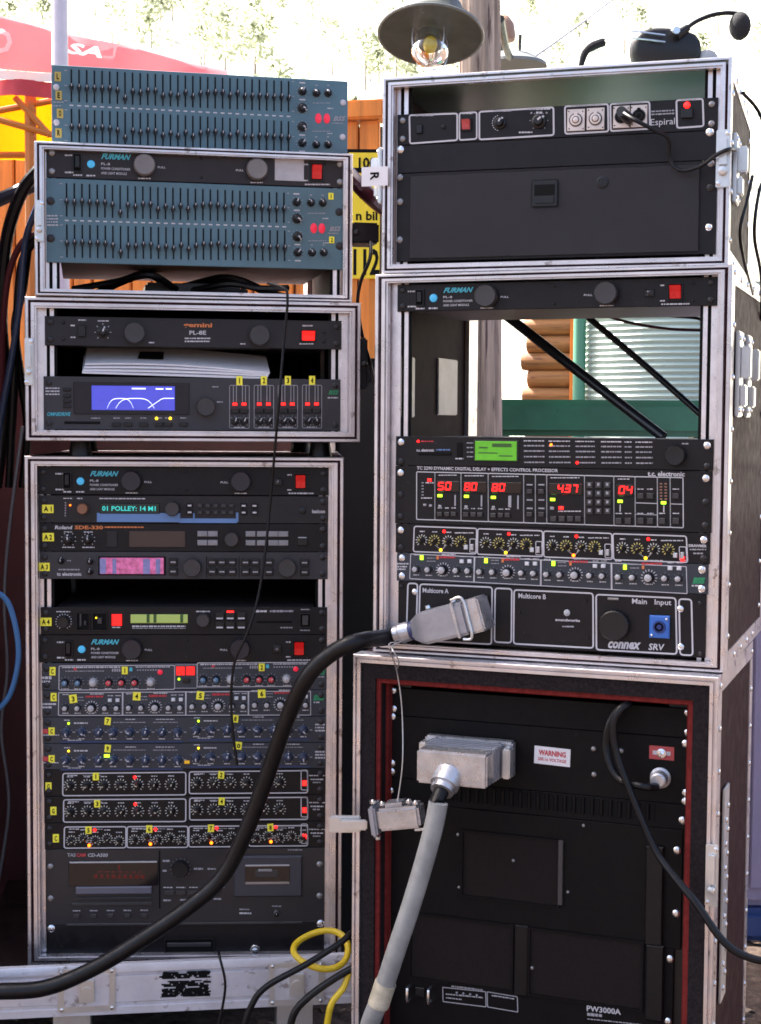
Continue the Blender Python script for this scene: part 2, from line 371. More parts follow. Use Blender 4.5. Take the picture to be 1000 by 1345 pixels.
    def seg(s, t, xa, ya, xb, yb, m=None, slant=.12):
        n = len(t.replace('.', '')); pw = (xb - xa) / n; i = 0; b = MB(); y = -.0016
        S = {'0': 'abcdef', '1': 'bc', '2': 'abged', '3': 'abgcd', '4': 'fgbc', '5': 'afgcd', '6': 'afgedc', '7': 'abc', '8': 'abcdefg', '9': 'abcdfg'}
        for ch in t:
            if ch == '.':
                x, z = s.m(xa + i * pw - pw * .08, yb); e = .8 * s.sx; b.add([(x - e, y, z), (x + e, y, z), (x + e, y, z + 2 * e), (x - e, y, z + 2 * e)], [(0, 1, 2, 3)]); continue
            x0_, zt = s.m(xa + i * pw, ya); x1_, zb = s.m(xa + (i + .78) * pw, yb); W, H = x1_ - x0_, zt - zb; k = W * .2
            G = {'a': (k, W - k * .3, H - k, H), 'd': (k * .3, W - k, 0, k), 'g': (k * .6, W - k * .6, H / 2 - k / 2, H / 2 + k / 2), 'f': (0, k, H / 2 + k * .3, H - k * .2), 'b': (W - k, W, H / 2 + k * .3, H - k * .2),
                 'e': (0, k, k * .2, H / 2 - k * .3), 'c': (W - k, W, k * .2, H / 2 - k * .3)}
            for g in S[ch]:
                a, c, e, f_ = G[g]; b.add([(x0_ + u + v * slant, y, zb + v) for u, v in ((a, e), (c, e), (c, f_), (a, f_))], [(0, 1, 2, 3)])
            i += 1
        return link('segment_digit', b.mesh('segment_digit', m or SEGR, 0), s.e)
    def done(s):
        for k, (b, m) in s.pr.items():
            if b.v: link('silkscreen', b.mesh('silkscreen', m, 0), s.e)['kind'] = 'stuff'
        return s
# ================================================================== ground and far setting
def ground_mat():
    m = bpy.data.materials.new('leafy_gravel'); m.use_nodes = True; n = m.node_tree; L = n.links.new; b = n.nodes['Principled BSDF']; b.inputs['Roughness'].default_value = .95
    tc = n.nodes.new('ShaderNodeTexCoord'); t = n.nodes.new('ShaderNodeTexNoise'); t.inputs['Scale'].default_value = 34; t.inputs['Detail'].default_value = 8; t.inputs['Roughness'].default_value = .7
    L(tc.outputs['Object'], t.inputs['Vector']); r = n.nodes.new('ShaderNodeValToRGB'); e = r.color_ramp.elements
    e[0].position = .32; e[0].color = (.035, .022, .016, 1); e[1].position = .72; e[1].color = (.17, .12, .09, 1); k = r.color_ramp.elements.new(.5); k.color = (.08, .05, .035, 1)
    L(t.outputs['Fac'], r.inputs[0]); L(r.outputs[0], b.inputs['Base Color']); bp = n.nodes.new('ShaderNodeBump'); bp.inputs['Distance'].default_value = .02; L(t.outputs['Fac'], bp.inputs['Height']); L(bp.outputs[0], b.inputs['Normal']); return m
GROUND = ground_mat()
g = MB(); N = 26
g.add([(-150, -60, 0), (150, -60, 0), (150, 165, 0), (-150, 165, 0)], [(0, 1, 2, 3)])
struct(link('ground', g.mesh('ground', GROUND, 0)))
def hill_z(x, y):
    if y < 24: return -.05
    t = (y - 24); s = t * .36 if t > 12 else t * t * .03
    return -.05 + max(0, s) + 1.6 * sin(x * .11 + y * .05) * min(1, t / 20) + .9 * sin(x * .31 - y * .17) * min(1, t / 20)
h = MB(); xs = [-110 + 4 * i for i in range(56)]; ys = [24 + 3.5 * j for j in range(41)]
vv = [(x, y, hill_z(x, y) + random.uniform(-.25, .25)) for y in ys for x in xs]; W_ = len(xs)
h.add(vv, [(j * W_ + i, j * W_ + i + 1, (j + 1) * W_ + i + 1, (j + 1) * W_ + i) for j in range(len(ys) - 1) for i in range(W_ - 1)])
HILL = M('washed_out_grass_hillside', (.46, .45, .36), .95, 0, .3, .35)  # grass paled: the overexposed look is put into its colour
struct(link('hillside', h.mesh('hillside', HILL, 60)))
FOL = M('washed_out_foliage', (.19, .205, .145), .8, 0, .3, .5)  # leaf colour lightened to carry the washed-out distance
_n = FOL.node_tree; _t = _n.nodes.new('ShaderNodeBsdfTranslucent'); _t.inputs[0].default_value = (.36, .39, .27, 1); _m = _n.nodes.new('ShaderNodeMixShader'); _m.inputs[0].default_value = .6
_n.links.new(_n.nodes['Principled BSDF'].outputs[0], _m.inputs[1]); _n.links.new(_t.outputs[0], _m.inputs[2]); _n.links.new(_m.outputs[0], _n.nodes['Material Output'].inputs[0])
f = MB(); rnd = random.Random(3)
for k in range(190):
    y = rnd.uniform(44, 125); x = rnd.uniform(-.34, .40) * y; z = hill_z(x, y); R = rnd.uniform(.8, 2.2); Hh = R * rnd.uniform(1.3, 2.2)
    f.tube([(x, y, z - .3), (x, y, z + Hh * .4)], [.06, .03], 5, 1, 0, False)
    for j in range(190):
        u = rnd.gauss(0, .45) * R; v = rnd.gauss(0, .45) * R; w = z + Hh * (.35 + .65 * rnd.random()) ; k_ = 1.25 - (w - z) / Hh
        p = Vector((x + u * k_, y + v * k_, w)); a = Vector((rnd.gauss(0, 1), rnd.gauss(0, 1), rnd.gauss(0, 1))).normalized(); b_ = a.orthogonal().normalized(); S = rnd.uniform(.06, .17)
        f.add([p - a * S, p - b_ * S * .7, p + a * S, p + b_ * S * .7], [(0, 1, 2, 3)])
fo = link('forest', f.mesh('forest', [FOL, M('hill_trunk', (.30, .26, .22), .9)], 0)); fo['kind'] = 'stuff'
tag(fo, 'scattered small trees over the bright far hillside', 'forest')
# fallen leaves and gravel on the ground
lf = MB(); rnd = random.Random(5)
for k in range(5200):
    x = rnd.uniform(-1.6, 2.4); y = rnd.uniform(1.6, 5.2); S = rnd.uniform(.006, .02); t = rnd.uniform(0, 6.3); z = rnd.uniform(.003, .012)
    a = Vector((cos(t), sin(t), rnd.uniform(-.35, .35))) * S; b_ = Vector((-sin(t), cos(t), rnd.uniform(-.35, .35))) * S * .55; p = Vector((x, y, z))
    lf.add([p - a, p - b_, p + a, p + b_], [(0, 1, 2, 3)], rnd.choice((0, 0, 1, 2)))
lo = link('leaf_litter', lf.mesh('leaf_litter', [M('leaf_brown', (.11, .065, .04), .8), M('leaf_tan', (.26, .19, .13), .8), M('leaf_dark', (.04, .026, .02), .8)], 0)); lo['kind'] = 'stuff'
tag(lo, 'brown fallen leaves scattered on the ground', 'leaf litter')
# ------------------------------------------------------------------ cabins, tent, pole, post
PINE = M('orange_pine', (.62, .20, .025), .6, 0, .3, 5, .3, 30, stretch=(6, 6, .5), wear=((.22, .06, .012), 3, .66))
PINE2 = M('log_pine', (.27, .115, .035), .7, 0, .45, 9, .8, 40, stretch=(.4, 6, 6), wear=((.10, .04, .02), 12, .60))
SLATE = M('dark_roofing', (.10, .085, .08), .8, 0, .2, 8)
# cabin of upright boards behind the left stack
cy = 6.0; A = at(-80, 400, cy); Bq = at(508, 400, cy); ztop = at(470, 172, cy).z
cab = thing('board_cabin', 'orange pine cabin wall of upright boards behind the racks', 'cabin', ((A.x + Bq.x) / 2, cy, 0), radians(-14))
nb = 21; wd_ = (Bq.x - A.x) / nb
bmesh_ = MB().box(-wd_ / 2 + .004, wd_ / 2 - .004, -.014, .014, 0, ztop, 0).mesh('board', PINE, 0, .004)
for k in range(nb): link('board', bmesh_, cab, (-(Bq.x - A.x) / 2 + (k + .5) * wd_, random.uniform(-.006, .006), 0))
link('backing', MB().box(-(Bq.x - A.x) / 2, (Bq.x - A.x) / 2, .016, .06, 0, ztop - .02).mesh('backing', SLATE, 0), cab)
link('top_plate', MB().box(-(Bq.x - A.x) / 2 - .05, (Bq.x - A.x) / 2 + .02, -.05, .08, ztop + .002, ztop + .07).mesh('top_plate', PINE, 0, .006), cab)
# round log cabin seen through the open rack bay
ly = 5.6; p0 = at(690, 500, ly); p1 = at(778, 500, ly); lw = p1.x - p0.x
logc = thing('log_cabin', 'cabin corner of stacked round logs seen through the open rack bay', 'cabin', ((p0.x + p1.x) / 2, ly, 0), radians(-20))
LR = .034; rows = 30
for k in range(rows):
    b = MB(); e = random.uniform(-.02, .02); x1 = lw / 2 - .075
    b.lathe([(LR * .9, -lw / 2 - e), (LR, -lw / 2 + .02 - e), (LR * 1.0, x1)], 12, 0, (0, LR + k * LR * 1.86), 'x'); link('log', b.mesh('log', PINE2), logc)
link('corner_post', MB().box(lw / 2 - .074, lw / 2, -.05, .05, 0, rows * LR * 1.86 + .03).mesh('corner_post', PINE, 0, .012), logc)
# tent
TY = 5.2
REDC = M('washed_out_red_canvas', (.80, .34, .37), .8, 0, .1, 3); YELC = M('yellow_canvas', (.85, .47, .02), .8, 0, .06, 2); WHC = M('white_canvas', (.8, .78, .78), .8)  # banner red paled to pink, overexposure put into its colour
for mm, c in ((REDC, (.85, .36, .38)), (YELC, (.9, .50, .02)), (WHC, (.9, .88, .88))):
    n = mm.node_tree; b = n.nodes['Principled BSDF']; tr = n.nodes.new('ShaderNodeBsdfTranslucent'); tr.inputs[0].default_value = (*c, 1); mx = n.nodes.new('ShaderNodeMixShader'); mx.inputs[0].default_value = .5
    n.links.new(b.outputs[0], mx.inputs[1]); n.links.new(tr.outputs[0], mx.inputs[2]); n.links.new(mx.outputs[0], n.nodes['Material Output'].inputs[0])
tent = thing('market_tent', 'yellow market tent with red lettered banner behind the left racks', 'tent', (at(0, 300, TY).x - .2, TY, 0))
def sheet(name, rows_, mat, thick=.004, wob=.02, parent=None, nx=14):
    # rows_: list of ((px,py,Y) left, (px,py,Y) right) from top to bottom
    b = MB(); R_ = []
    for i, (l, r_) in enumerate(rows_):
        P, Q = at(*l), at(*r_); R_.append([P + (Q - P) * (k / nx) + Vector((0, wob * sin(k * 1.1 + i * .7), 0)) for k in range(nx + 1)])
    for sgn in (0, thick):
        b.add([p + Vector((0, sgn, 0)) for r_ in R_ for p in r_], [(j * (nx + 1) + i, j * (nx + 1) + i + 1, (j + 1) * (nx + 1) + i + 1, (j + 1) * (nx + 1) + i) for j in range(len(R_) - 1) for i in range(nx)])
    return world(name, b, mat, parent=parent)
bpy.context.view_layer.update()
sheet('banner', [((-120, -6, TY), (300, 92, TY)), ((-120, 40, TY), (300, 96, TY)), ((-120, 86, TY), (300, 104, TY))], REDC, parent=tent)
sheet('white_border', [((-120, 86, TY - .03), (68, 96, TY - .03)), ((-120, 99, TY - .03), (68, 107, TY - .03))], WHC, parent=tent, wob=.005)
sheet('valance', [((-120, 99, TY - .02), (90, 108, TY - .02)), ((-120, 122, TY - .02), (90, 128, TY - .02))], M('valance_red', (.55, .06, .075), .8, 0, .2, 6), parent=tent)
sheet('canopy', [((-160, 118, TY + .05), (110, 124, TY + .05)), ((-160, 165, TY + .25), (110, 170, TY + .25)), ((-160, 210, TY + .42), (120, 212, TY + .42))], YELC, parent=tent, wob=.03)
STRUT = M('orange_strut', (.45, .14, .015), .5)
for a, b_ in (((-10, 155, TY), (80, 180, TY)), ((20, 128, TY), (66, 178, TY)), ((-10, 147, TY + .02), (70, 132, TY + .02)), ((-40, 203, TY + .1), (80, 204, TY + .1))):
    world('strut', MB().tube([at(*a), at(*b_)], .011, 8, smooth=0), STRUT, parent=tent)
for sx_, px_ in ((0, -60), (1, 40)): world('tent_leg', MB().tube([at(px_, 125, TY + .02), Vector((at(px_, 125, TY + .02).x, TY + .02, 0))], .02, 8, smooth=0), STRUT, parent=tent)
def world_text(t, px, py, Y, wpx, hpx, mat, parent, shear=0, tilt=0):
    s_ = Y / F; o = link('lettering', text_mesh(t, wpx * s_, hpx * s_, mat, shear, .03)); o.location = at(px, py, Y); o.rotation_euler = (0, tilt, 0); o.parent = parent; o.matrix_parent_inverse = parent.matrix_basis.inverted(); return o
world_text('O', 1, 54, TY - .04, 30, 32, WHC, tent, 0, .1); world_text('SA', 112, 66, TY - .04, 46, 14, WHC, tent, .2, .14)
# pole
pb = at(79, 80, 3.6); world('tent_pole', MB().tube([(pb.x, 3.6, 0), (pb.x, 3.6, 2.6)], .019, 14, smooth=0), M('white_pole', (.60, .58, .64), .5, .1, .05), 'slim white pole rising behind the loose blue equalizer', 'pole')
# weathered post
WOOD = M('weathered_wood', (.42, .33, .265), .9, 0, .4, 8, .9, 30, stretch=(7, 7, .5), wear=((.12, .08, .07), 9, .58), spec=.2)
py_ = 3.45; pa = at(628, 20, py_); pbm = at(632, 480, py_)
post = MB(); pr = []
for k in range(15):
    z = 2.5 * k / 14; xx = pbm.x + (pa.x - pbm.x) * (z - pbm.z) / (pa.z - pbm.z); v = 0
    pr.append(Vector((xx + random.uniform(-.004, .004), py_, z)))
prn = [random.uniform(.84, 1.10) for _ in range(40)]; nk = 40
for z_i in range(60):
    z = 2.5 * z_i / 59; t_ = z / 2.5; xx = pbm.x + (pa.x - pbm.x) * (z - pbm.z) / (pa.z - pbm.z)
    for k in range(nk):
        a = 2 * pi * k / nk; r_ = (.049 - .004 * t_) * (1 + (prn[k] - 1) * (.7 + .5 * sin(z * 5 + k * 2.3)) + .02 * sin(3 * a + z * 2)); post.v.append((xx + r_ * cos(a) + .004 * sin(z * 4), py_ + r_ * sin(a), z))
for z_i in range(59):
    for k in range(nk): post.f.append((z_i * nk + k, z_i * nk + (k + 1) % nk, (z_i + 1) * nk + (k + 1) % nk, (z_i + 1) * nk + k)); post.m.append(0)
world('wooden_post', post, WOOD, 'weathered grey timber post standing behind the right rack stack', 'post')
# lantern
LY = 3.2; lc = at(566, 45, LY)
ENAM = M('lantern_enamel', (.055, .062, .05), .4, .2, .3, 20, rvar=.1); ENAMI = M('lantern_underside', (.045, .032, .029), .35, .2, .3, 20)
lan = thing('lantern', 'old enamel lantern with clear glass bulb hung on the timber post', 'lantern', lc, rot=(radians(-20), radians(3), 0))
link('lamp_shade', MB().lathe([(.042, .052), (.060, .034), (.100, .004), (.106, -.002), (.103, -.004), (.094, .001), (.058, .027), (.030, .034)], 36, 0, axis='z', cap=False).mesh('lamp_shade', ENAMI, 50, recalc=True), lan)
link('shade_crown', MB().lathe([(.1065, -.0045), (.1085, -.001), (.1075, .004), (.101, .0065), (.066, .037), (.063, .062), (.058, .070), (.03, .078), (.012, .082)], 36, 0, axis='z').mesh('shade_crown', ENAM, 50), lan)
link('shade_rim', MB().tube([(.1075 * cos(t), .1075 * sin(t), -.002) for t in [2 * pi * k / 40 for k in range(41)]], .0032, 8, smooth=0).mesh('shade_rim', M('rim_enamel', (.16, .165, .15), .35, .2)), lan)
link('glass_bulb', MB().lathe([(.024, .034), (.029, .012), (.035, -.010), (.040, -.032), (.037, -.050), (.026, -.064), (.010, -.071), (.002, -.072)], 28, 0, axis='z').mesh('glass_bulb', GLASS, 60), lan)
link('lamp_base', MB().lathe([(.010, .03), (.020, .025), (.025, .0), (.025, -.022), (.020, -.034), (.014, -.045)], 18, 0, axis='z').mesh('lamp_base', M('yellow_lamp_base', (.55, .40, .03), .4), 50), lan)
for k in range(4):
    t = k * pi / 2 + .6; link('guard_wire', MB().tube([(.040 * cos(t), .040 * sin(t), .03), (.046 * cos(t), .046 * sin(t), -.03), (.032 * cos(t), .032 * sin(t), -.068), (.004 * cos(t), .004 * sin(t), -.080)], .0014, 6).mesh('guard_wire', ZINC), lan)
link('hanging_arm', MB().tube([(0, 0, .08), (0, .02, .16), (.04, .15, .19), (.10, .25, .17)], .008, 8).mesh('hanging_arm', ENAM), lan)
# second lamp beyond the post
l2 = at(672, 88, 3.9)
lm2 = thing('wall_lamp', 'small lamp with bronze dome and grey cap beyond the timber post', 'lamp', (l2.x, 3.9, l2.z - .12))
link('lamp_cap', MB().lathe([(.09, .12), (.088, .128), (.05, .150), (.03, .155)], 24, 0, axis='z').mesh('lamp_cap', M('grey_cap', (.17, .18, .175), .6)), lm2)
link('dome', MB().lathe([(.030, .185), (.032, .2), (.028, .225), (.015, .245), (.003, .25)], 20, 0, (-.022, 0), axis='z').mesh('dome', M('bronze_dome', (.33, .19, .12), .4, .3)), lm2)
link('stem', MB().tube([(-.022, 0, .15), (-.022, 0, .19)], .008, 8, smooth=0).mesh('stem', ENAM), lm2)
link('stem', MB().tube([(.02, 0, .15), (.022, 0, .20)], .004, 8, smooth=0).mesh('stem', ENAM), lm2)
link('bracket_arm', MB().tube([(-.06, -.42, .13), (-.03, -.2, .12), (0, 0, .135)], .009, 8).mesh('bracket_arm', ENAM), lm2)
world('overhead_cable', MB().tube([at(640, 112, 4.2), at(720, 62, 6), at(820, -12, 8.5), at(1000, -150, 11)], .006, 6), M('cable_grey', (.3, .3, .33), .6), 'thin grey overhead cable stretched up across the hillside', 'cable')
# pale green corrugated tank and green beam, seen through the open bay
TKY = 5.2; tc_ = at(918, 460, TKY); TRad = .37
cor = MB(); prof = []
nz = 264
for k in range(nz + 1):
    z = .25 + (1.37) * k / nz; prof.append((TRad + .0045 * sin(k * pi / 2), z))
cor.lathe(prof, 64, 0, axis='z')
tk = thing('water_tank', 'pale green corrugated round tank seen through the open rack bay', 'tank', (tc_.x, TKY + .3, 0))
link('tank_wall', cor.mesh('tank_wall', M('pale_green_paint', (.40, .50, .45), .45, 0, .06, 3), 60), tk)
link('tank_base', MB().lathe([(TRad + .05, 0), (TRad + .05, .245)], 40, 0, axis='z').mesh('tank_base', SLATE), tk)
link('standpipe', MB().tube([(-TRad - .012, -.12, 0), (-TRad - .012, -.12, 1.62)], .022, 14, smooth=0).mesh('standpipe', M('mid_green_paint', (.08, .26, .17), .45, 0, .1, 5)), tk)
GYb = 3.9; b0 = at(600, 524, GYb); b1 = at(990, 524, GYb); hz = b0.z - at(600, 572, GYb).z
gp = thing('green_bench', 'dark green painted plank bench top behind the open rack bay', 'bench', ((b0.x + b1.x) / 2, GYb, 0))
gw = (b1.x - b0.x) / 2; GP = M('dark_green_paint', (.014, .095, .05), .35, 0, .3, 6, .2, 40, rvar=.1)
link('bench_top', MB().box(-gw, gw, -.02, .42, b0.z - hz, b0.z).mesh('bench_top', GP, 40, .016), gp)
for sx_ in (-1, 1): link('leg', MB().box(sx_ * (gw - .1) - .04, sx_ * (gw - .1) + .04, .05, .13, 0, b0.z - hz + .005).mesh('leg', GP, 0, .005), gp)
# dark cases filling the view behind the stacks, plus an unseen sun blocker
RCASE = M('dark_red_laminate', (.060, .010, .012), .5, 0, .3, 12, .1, 200)
def plain_case(name, label, cat, x0_, x1_, y0_, y1_, z1, mat):
    o = thing(name, label, cat, ((x0_ + x1_) / 2, (y0_ + y1_) / 2, 0)); w = (x1_ - x0_) / 2; d = (y1_ - y0_) / 2
    link('body', MB().box(-w, w, -d, d, .004, z1).mesh('body', mat, 0), o)
    for sx_ in (-1, 1):
        link('edge_trim', MB().box(sx_ * w - .012, sx_ * w + .012, -d - .003, -d + .03, .002, z1 + .003).mesh('edge_trim', ALU, 0, .002), o)
    for z in (.014, z1 - .006): link('edge_trim', MB().box(-w + .013, w - .013, -d - .002, -d + .03, z - .012, z + .012).mesh('edge_trim', ALU, 0, .002), o)
    return o
pa_ = at(432, 700, 3.1); pz_ = at(20, 500, 3.1)
plain_case('storage_case', 'tall dark red flight case standing behind the left rack stack', 'flight case', pa_.x - 1.35, pa_.x, 3.1, 3.6, pz_.z, RCASE)
plain_case('storage_case', 'added flight case out of view at the left, shading the tray', 'flight case', -1.40, -.78, 2.42, 3.0, 1.72, RCASE)  # unseen case added to keep sun off the tray and cable
pa_ = at(430, 700, 3.15); pb_ = at(520, 700, 3.15); pz_ = at(480, 470, 3.15)
o = thing('dark_gap_box', 'added black box that darkens the gap between the two stacks', 'cabinet', ((pa_.x + pb_.x) / 2, 3.4, 0)); w_ = (pb_.x - pa_.x) / 2  # stand-in box added so the gap between the stacks stays dark
link('body', MB().box(-w_, w_, -.24, .24, .002, pz_.z).mesh('body', RUB, 0, .01), o)
link('grille', MB().box(-w_ + .02, w_ - .02, -.252, -.241, .05, pz_.z - .05).mesh('grille', M('grille_black', (.012, .012, .013), .7, .2, .3, 300), 0, .004), o)
# lavender bin at the right
LV = M('lavender_plastic', (.30, .25, .36), .5, 0, .08, 6); BV = M('navy_plastic', (.02, .05, .17), .5, 0, .1, 6)
gb = on_ground(975, 1236); bx = at(952, 1000, gb.y).x; topz = at(990, 690, gb.y).z
lv = thing('plastic_bin', 'lavender plastic bin with navy blue base on leafy ground', 'bin', (bx + .26, gb.y + .24, 0))
link('body', MB().box(-.26, .26, -.24, .24, .075, topz).mesh('body', LV, 40, .018), lv)
link('base', MB().box(-.272, .272, -.252, .252, 0, .073).mesh('base', BV, 40, .015), lv)
link('panel', MB().box(-.20, .20, -.247, -.241, .12, topz - .1).mesh('panel', LV, 40, .002), lv)
link('lid', MB().box(-.275, .275, -.255, .255, topz + .001, topz + .03).mesh('lid', LV, 40, .01), lv)
# yellow sign
SY = 5.0; sg = at(477, 280, SY); sw = 44 * SY / F
sgn = thing('yellow_sign', 'yellow notice board with black lettering on the cabin wall', 'sign', (sg.x, SY, at(477, 366, SY).z))
sh_ = at(477, 228, SY).z - at(477, 366, SY).z; off = at(477, 196, SY).z - at(477, 366, SY).z
link('board', MB().box(-sw / 2, sw / 2, 0, .012, 0, sh_ + .002).mesh('board', M('sign_yellow', (.85, .62, .02), .5), 0, .002), sgn)
link('header', MB().box(-sw / 2, sw / 2, -.004, .012, sh_ + .004, off).mesh('header', BLKP, 0, .002), sgn)
link('header_plate', MB().box(-sw / 2 + .008, sw / 2 - .008, -.006, -.0035, sh_ + .018, off - .012).mesh('header_plate', M('sign_yellow'), 0), sgn)
for t, fx, fz, w, h_ in (('1001', .02, off - .045, .07, .036), ('ven', .01, sh_ * .80, .06, .026), ('n bil', .012, sh_ * .60, .07, .03), ('in', .01, sh_ * .43, .03, .024), ('112', .012, sh_ * .16, .085, .085)):
    link('lettering', text_mesh(t, w, h_, BLKP, 0, .03), sgn, (fx, -.0008 if fz < sh_ else -.0075, fz))
for sx_ in (-1, 1): link('stake', MB().box(sx_ * sw * .3 - .012, sx_ * sw * .3 + .012, .014, .035, -at(477, 366, SY).z, sh_).mesh('stake', PINE, 0), sgn)
# ================================================================== rack cases
CASE = {}
def case_rect(r, quad, d):
    P = [rp(r, x, y, d) for x, y in quad]
    return [(P[0][0] + P[2][0]) / 2, (P[1][0] + P[3][0]) / 2, (P[2][1] + P[3][1]) / 2, (P[0][1] + P[1][1]) / 2]
Q = {'L1': ((47, 184), (466, 203), (44, 385), (461, 394)), 'L2': ((33, 391), (476, 401), (33, 578), (472, 582)), 'L3': ((23, 598), (461, 602), (45, 1272), (440, 1262)),
     'R1': ((505, 101), (957, 75), (499, 357), (961, 347)), 'R2': ((493, 361), (968, 351), (489, 860), (946, 880)), 'R3': ((466, 863), (955, 886), (459, 1380), (923, 1430))}
FD = {'L1': -.016, 'L2': -.016, 'L3': -.016, 'R1': -.016, 'R2': -.016, 'R3': -.045}
RECT = {r: case_rect(r, Q[r], FD[r]) for r in Q}
for up, lo_ in (('R1', 'R2'), ('R2', 'R3'), ('L1', 'L2')):
    z = (RECT[up][2] + RECT[lo_][3]) / 2; RECT[up][2] = z + .0008; RECT[lo_][3] = z - .0008
def sweep(rect, prof, mat, parent, name='edge_trim', kh=1.0, kv=1.0):
    aL, aR, zB, zT = rect
    for side in range(4):
        b = MB(); v = []
        for i, d in prof:
            h_, v_ = i * kh, i * kv; c = [(aL + v_, zT - h_), (aR - v_, zT - h_), (aR - v_, zB + h_), (aL + v_, zB + h_)]; p, q = c[side], c[(side + 1) % 4]
            v += [(p[0], d, p[1]), (q[0], d, q[1])]
        b.add(v, [(2 * k, 2 * k + 1, 2 * k + 3, 2 * k + 2) for k in range(len(prof) - 1)])
        link(name, b.mesh(name, mat, 30), parent)
def make_case(r, label, depth=.47, back=False, lam=None, inner=None, lip=.020, group='aluminium edged rack cases', topmat=None, kh=1.0, kv=1.0):
    aL, aR, zB, zT = RECT[r]; fd = FD[r]; x, y, w = RK[r]
    e = thing('rack_case', label, 'rack case', rw(r, 0, 0, zB), w, group); CASE[r] = e
    rect = [aL, aR, 0, zT - zB]; H = zT - zB; t = .010; lam = lam or LAM; inner = inner or INNER
    D = depth
    prof = [(-.0018 + .0018, fd + .034), (0, fd + .002), (.0015, fd), (.0058, fd), (.0070, fd + .008), (.0092, fd + .008), (.0108, fd + .001), (.0165, fd + .001), (.0178, fd + .004), (lip, fd + .004), (lip, fd + .016), (.012, fd + .016)]
    sweep(rect, prof, ALU, e, kh=kh, kv=kv)
    sweep(rect, [(.0125, D - .055), (lip, D - .055), (lip, D - .002), (.002, D), (0, D - .002), (0, D - .03)], ALU, e)
    f0 = fd + .006
    for nm, bx_ in (('side_panel', (aL + .0015, aL + t, f0, D - .004, t, H - t)), ('side_panel', (aR - t, aR - .0015, f0, D - .004, t, H - t)),
                    ('bottom_panel', (aL + .0015, aR - .0015, f0, D - .004, .0015, t - .0004)), ('top_panel', (aL + .0015, aR - .0015, f0, D - .004, H - t + .0004, H - .0015))):
        link(nm, MB().box(*bx_).mesh(nm, topmat if (nm == 'top_panel' and topmat) else lam, 0), e)
    # inner skins
    link('inner_skin', MB().box(aL + t + .0004, aL + t + .002, fd + .02, D - .022, t + .001, H - t - .001).mesh('inner_skin', inner, 0), e)
    link('inner_skin', MB().box(aR - t - .002, aR - t - .0004, fd + .02, D - .022, t + .001, H - t - .001).mesh('inner_skin', inner, 0), e)
    # corner angles running back
    for sx_, a in ((-1, aL), (1, aR)):
        for sz_, z in ((-1, 0), (1, H)):
            b = MB(); xa, xb = (a, a + .0012) if sx_ < 0 else (a - .0012, a); za, zb = (z, z + .026) if sz_ < 0 else (z - .026, z)
            b.box(xa, xb, fd + .036, D - .032, za, zb)
            link('edge_angle', b.mesh('edge_angle', ALU, 0), e)
    if back: link('back_panel', MB().box(aL + t + .003, aR - t - .003, D - .03, D - .021, t + .001, H - t - .001).mesh('back_panel', inner, 0), e)
    return e, rect, H
def rails(r, ear0, ear1, d=.0055):
    # rack rails with a bare plywood strip and punched holes
    aL, aR, zB, zT = RECT[r]; H = zT - zB; e = CASE[r]
    for s, a, b in ((-1, aL + .0135, ear0 + .004), (1, ear1 - .004, aR - .0135)):
        link('rack_rail', MB().box(a + (.0 if s > 0 else .003), b - (.003 if s > 0 else 0), d, d + .003, .012, H - .012).mesh('rack_rail', ALU2, 0), e)
        q = a if s < 0 else b - .0028
        link('plywood_strip', MB().box(q, q + .0028, d - .004, d + .002, .0115, H - .0115).mesh('plywood_strip', PLY, 0), e)
        c, c2 = (ear0 + .0042, ear0 + .0205) if s < 0 else (ear1 - .0205, ear1 - .0042)
        link('rail_channel', MB().box(c, c2, d + .004, d + .007, .012, H - .012).mesh('rail_channel', BLKP, 0), e)
        m_ = (ear0 + .0125) if s < 0 else (ear1 - .0125); link('rail_flange', MB().box(m_ - .0032, m_ + .0032, d + .001, d + .004, .012, H - .012).mesh('rail_flange', ALU2, 0), e)
def rivets_side(r, ys_, zs_, side=1):
    aL, aR, zB, zT = RECT[r]; a = aR if side > 0 else aL
    for y in ys_:
        for z in zs_: link('rivet', rivet_mesh(), CASE[r], (a + side * .0002, y, z), (0, 0, 0 if side > 0 else pi))
def foot(e, x, y, z, r=.018, h=.02): link('foot', MB().lathe([(r, 0), (r * .8, h)], 16, 0, (x, y), 'z').mesh('foot', RUB), e, (0, 0, z))
make_case('L1', 'small aluminium edged rack holding blue equalizer and brownish conditioner', .42, kh=.55, kv=.75)
make_case('L2', 'low aluminium edged rack holding a blue screened processor and papers', .44, back=True, kh=.85, kv=.9)
make_case('L3', 'tall aluminium edged rack packed with numbered effects units and compressors', .46, back=True, kh=.8)
make_case('R1', 'aluminium edged rack with a lockable drawer and headset on top', .46, topmat=GLOSSLAM, kh=.70, kv=.8)
make_case('R2', 'aluminium edged rack with an open see-through bay in the middle', .48, kh=.66)
for r in ('L1', 'L2'): pass
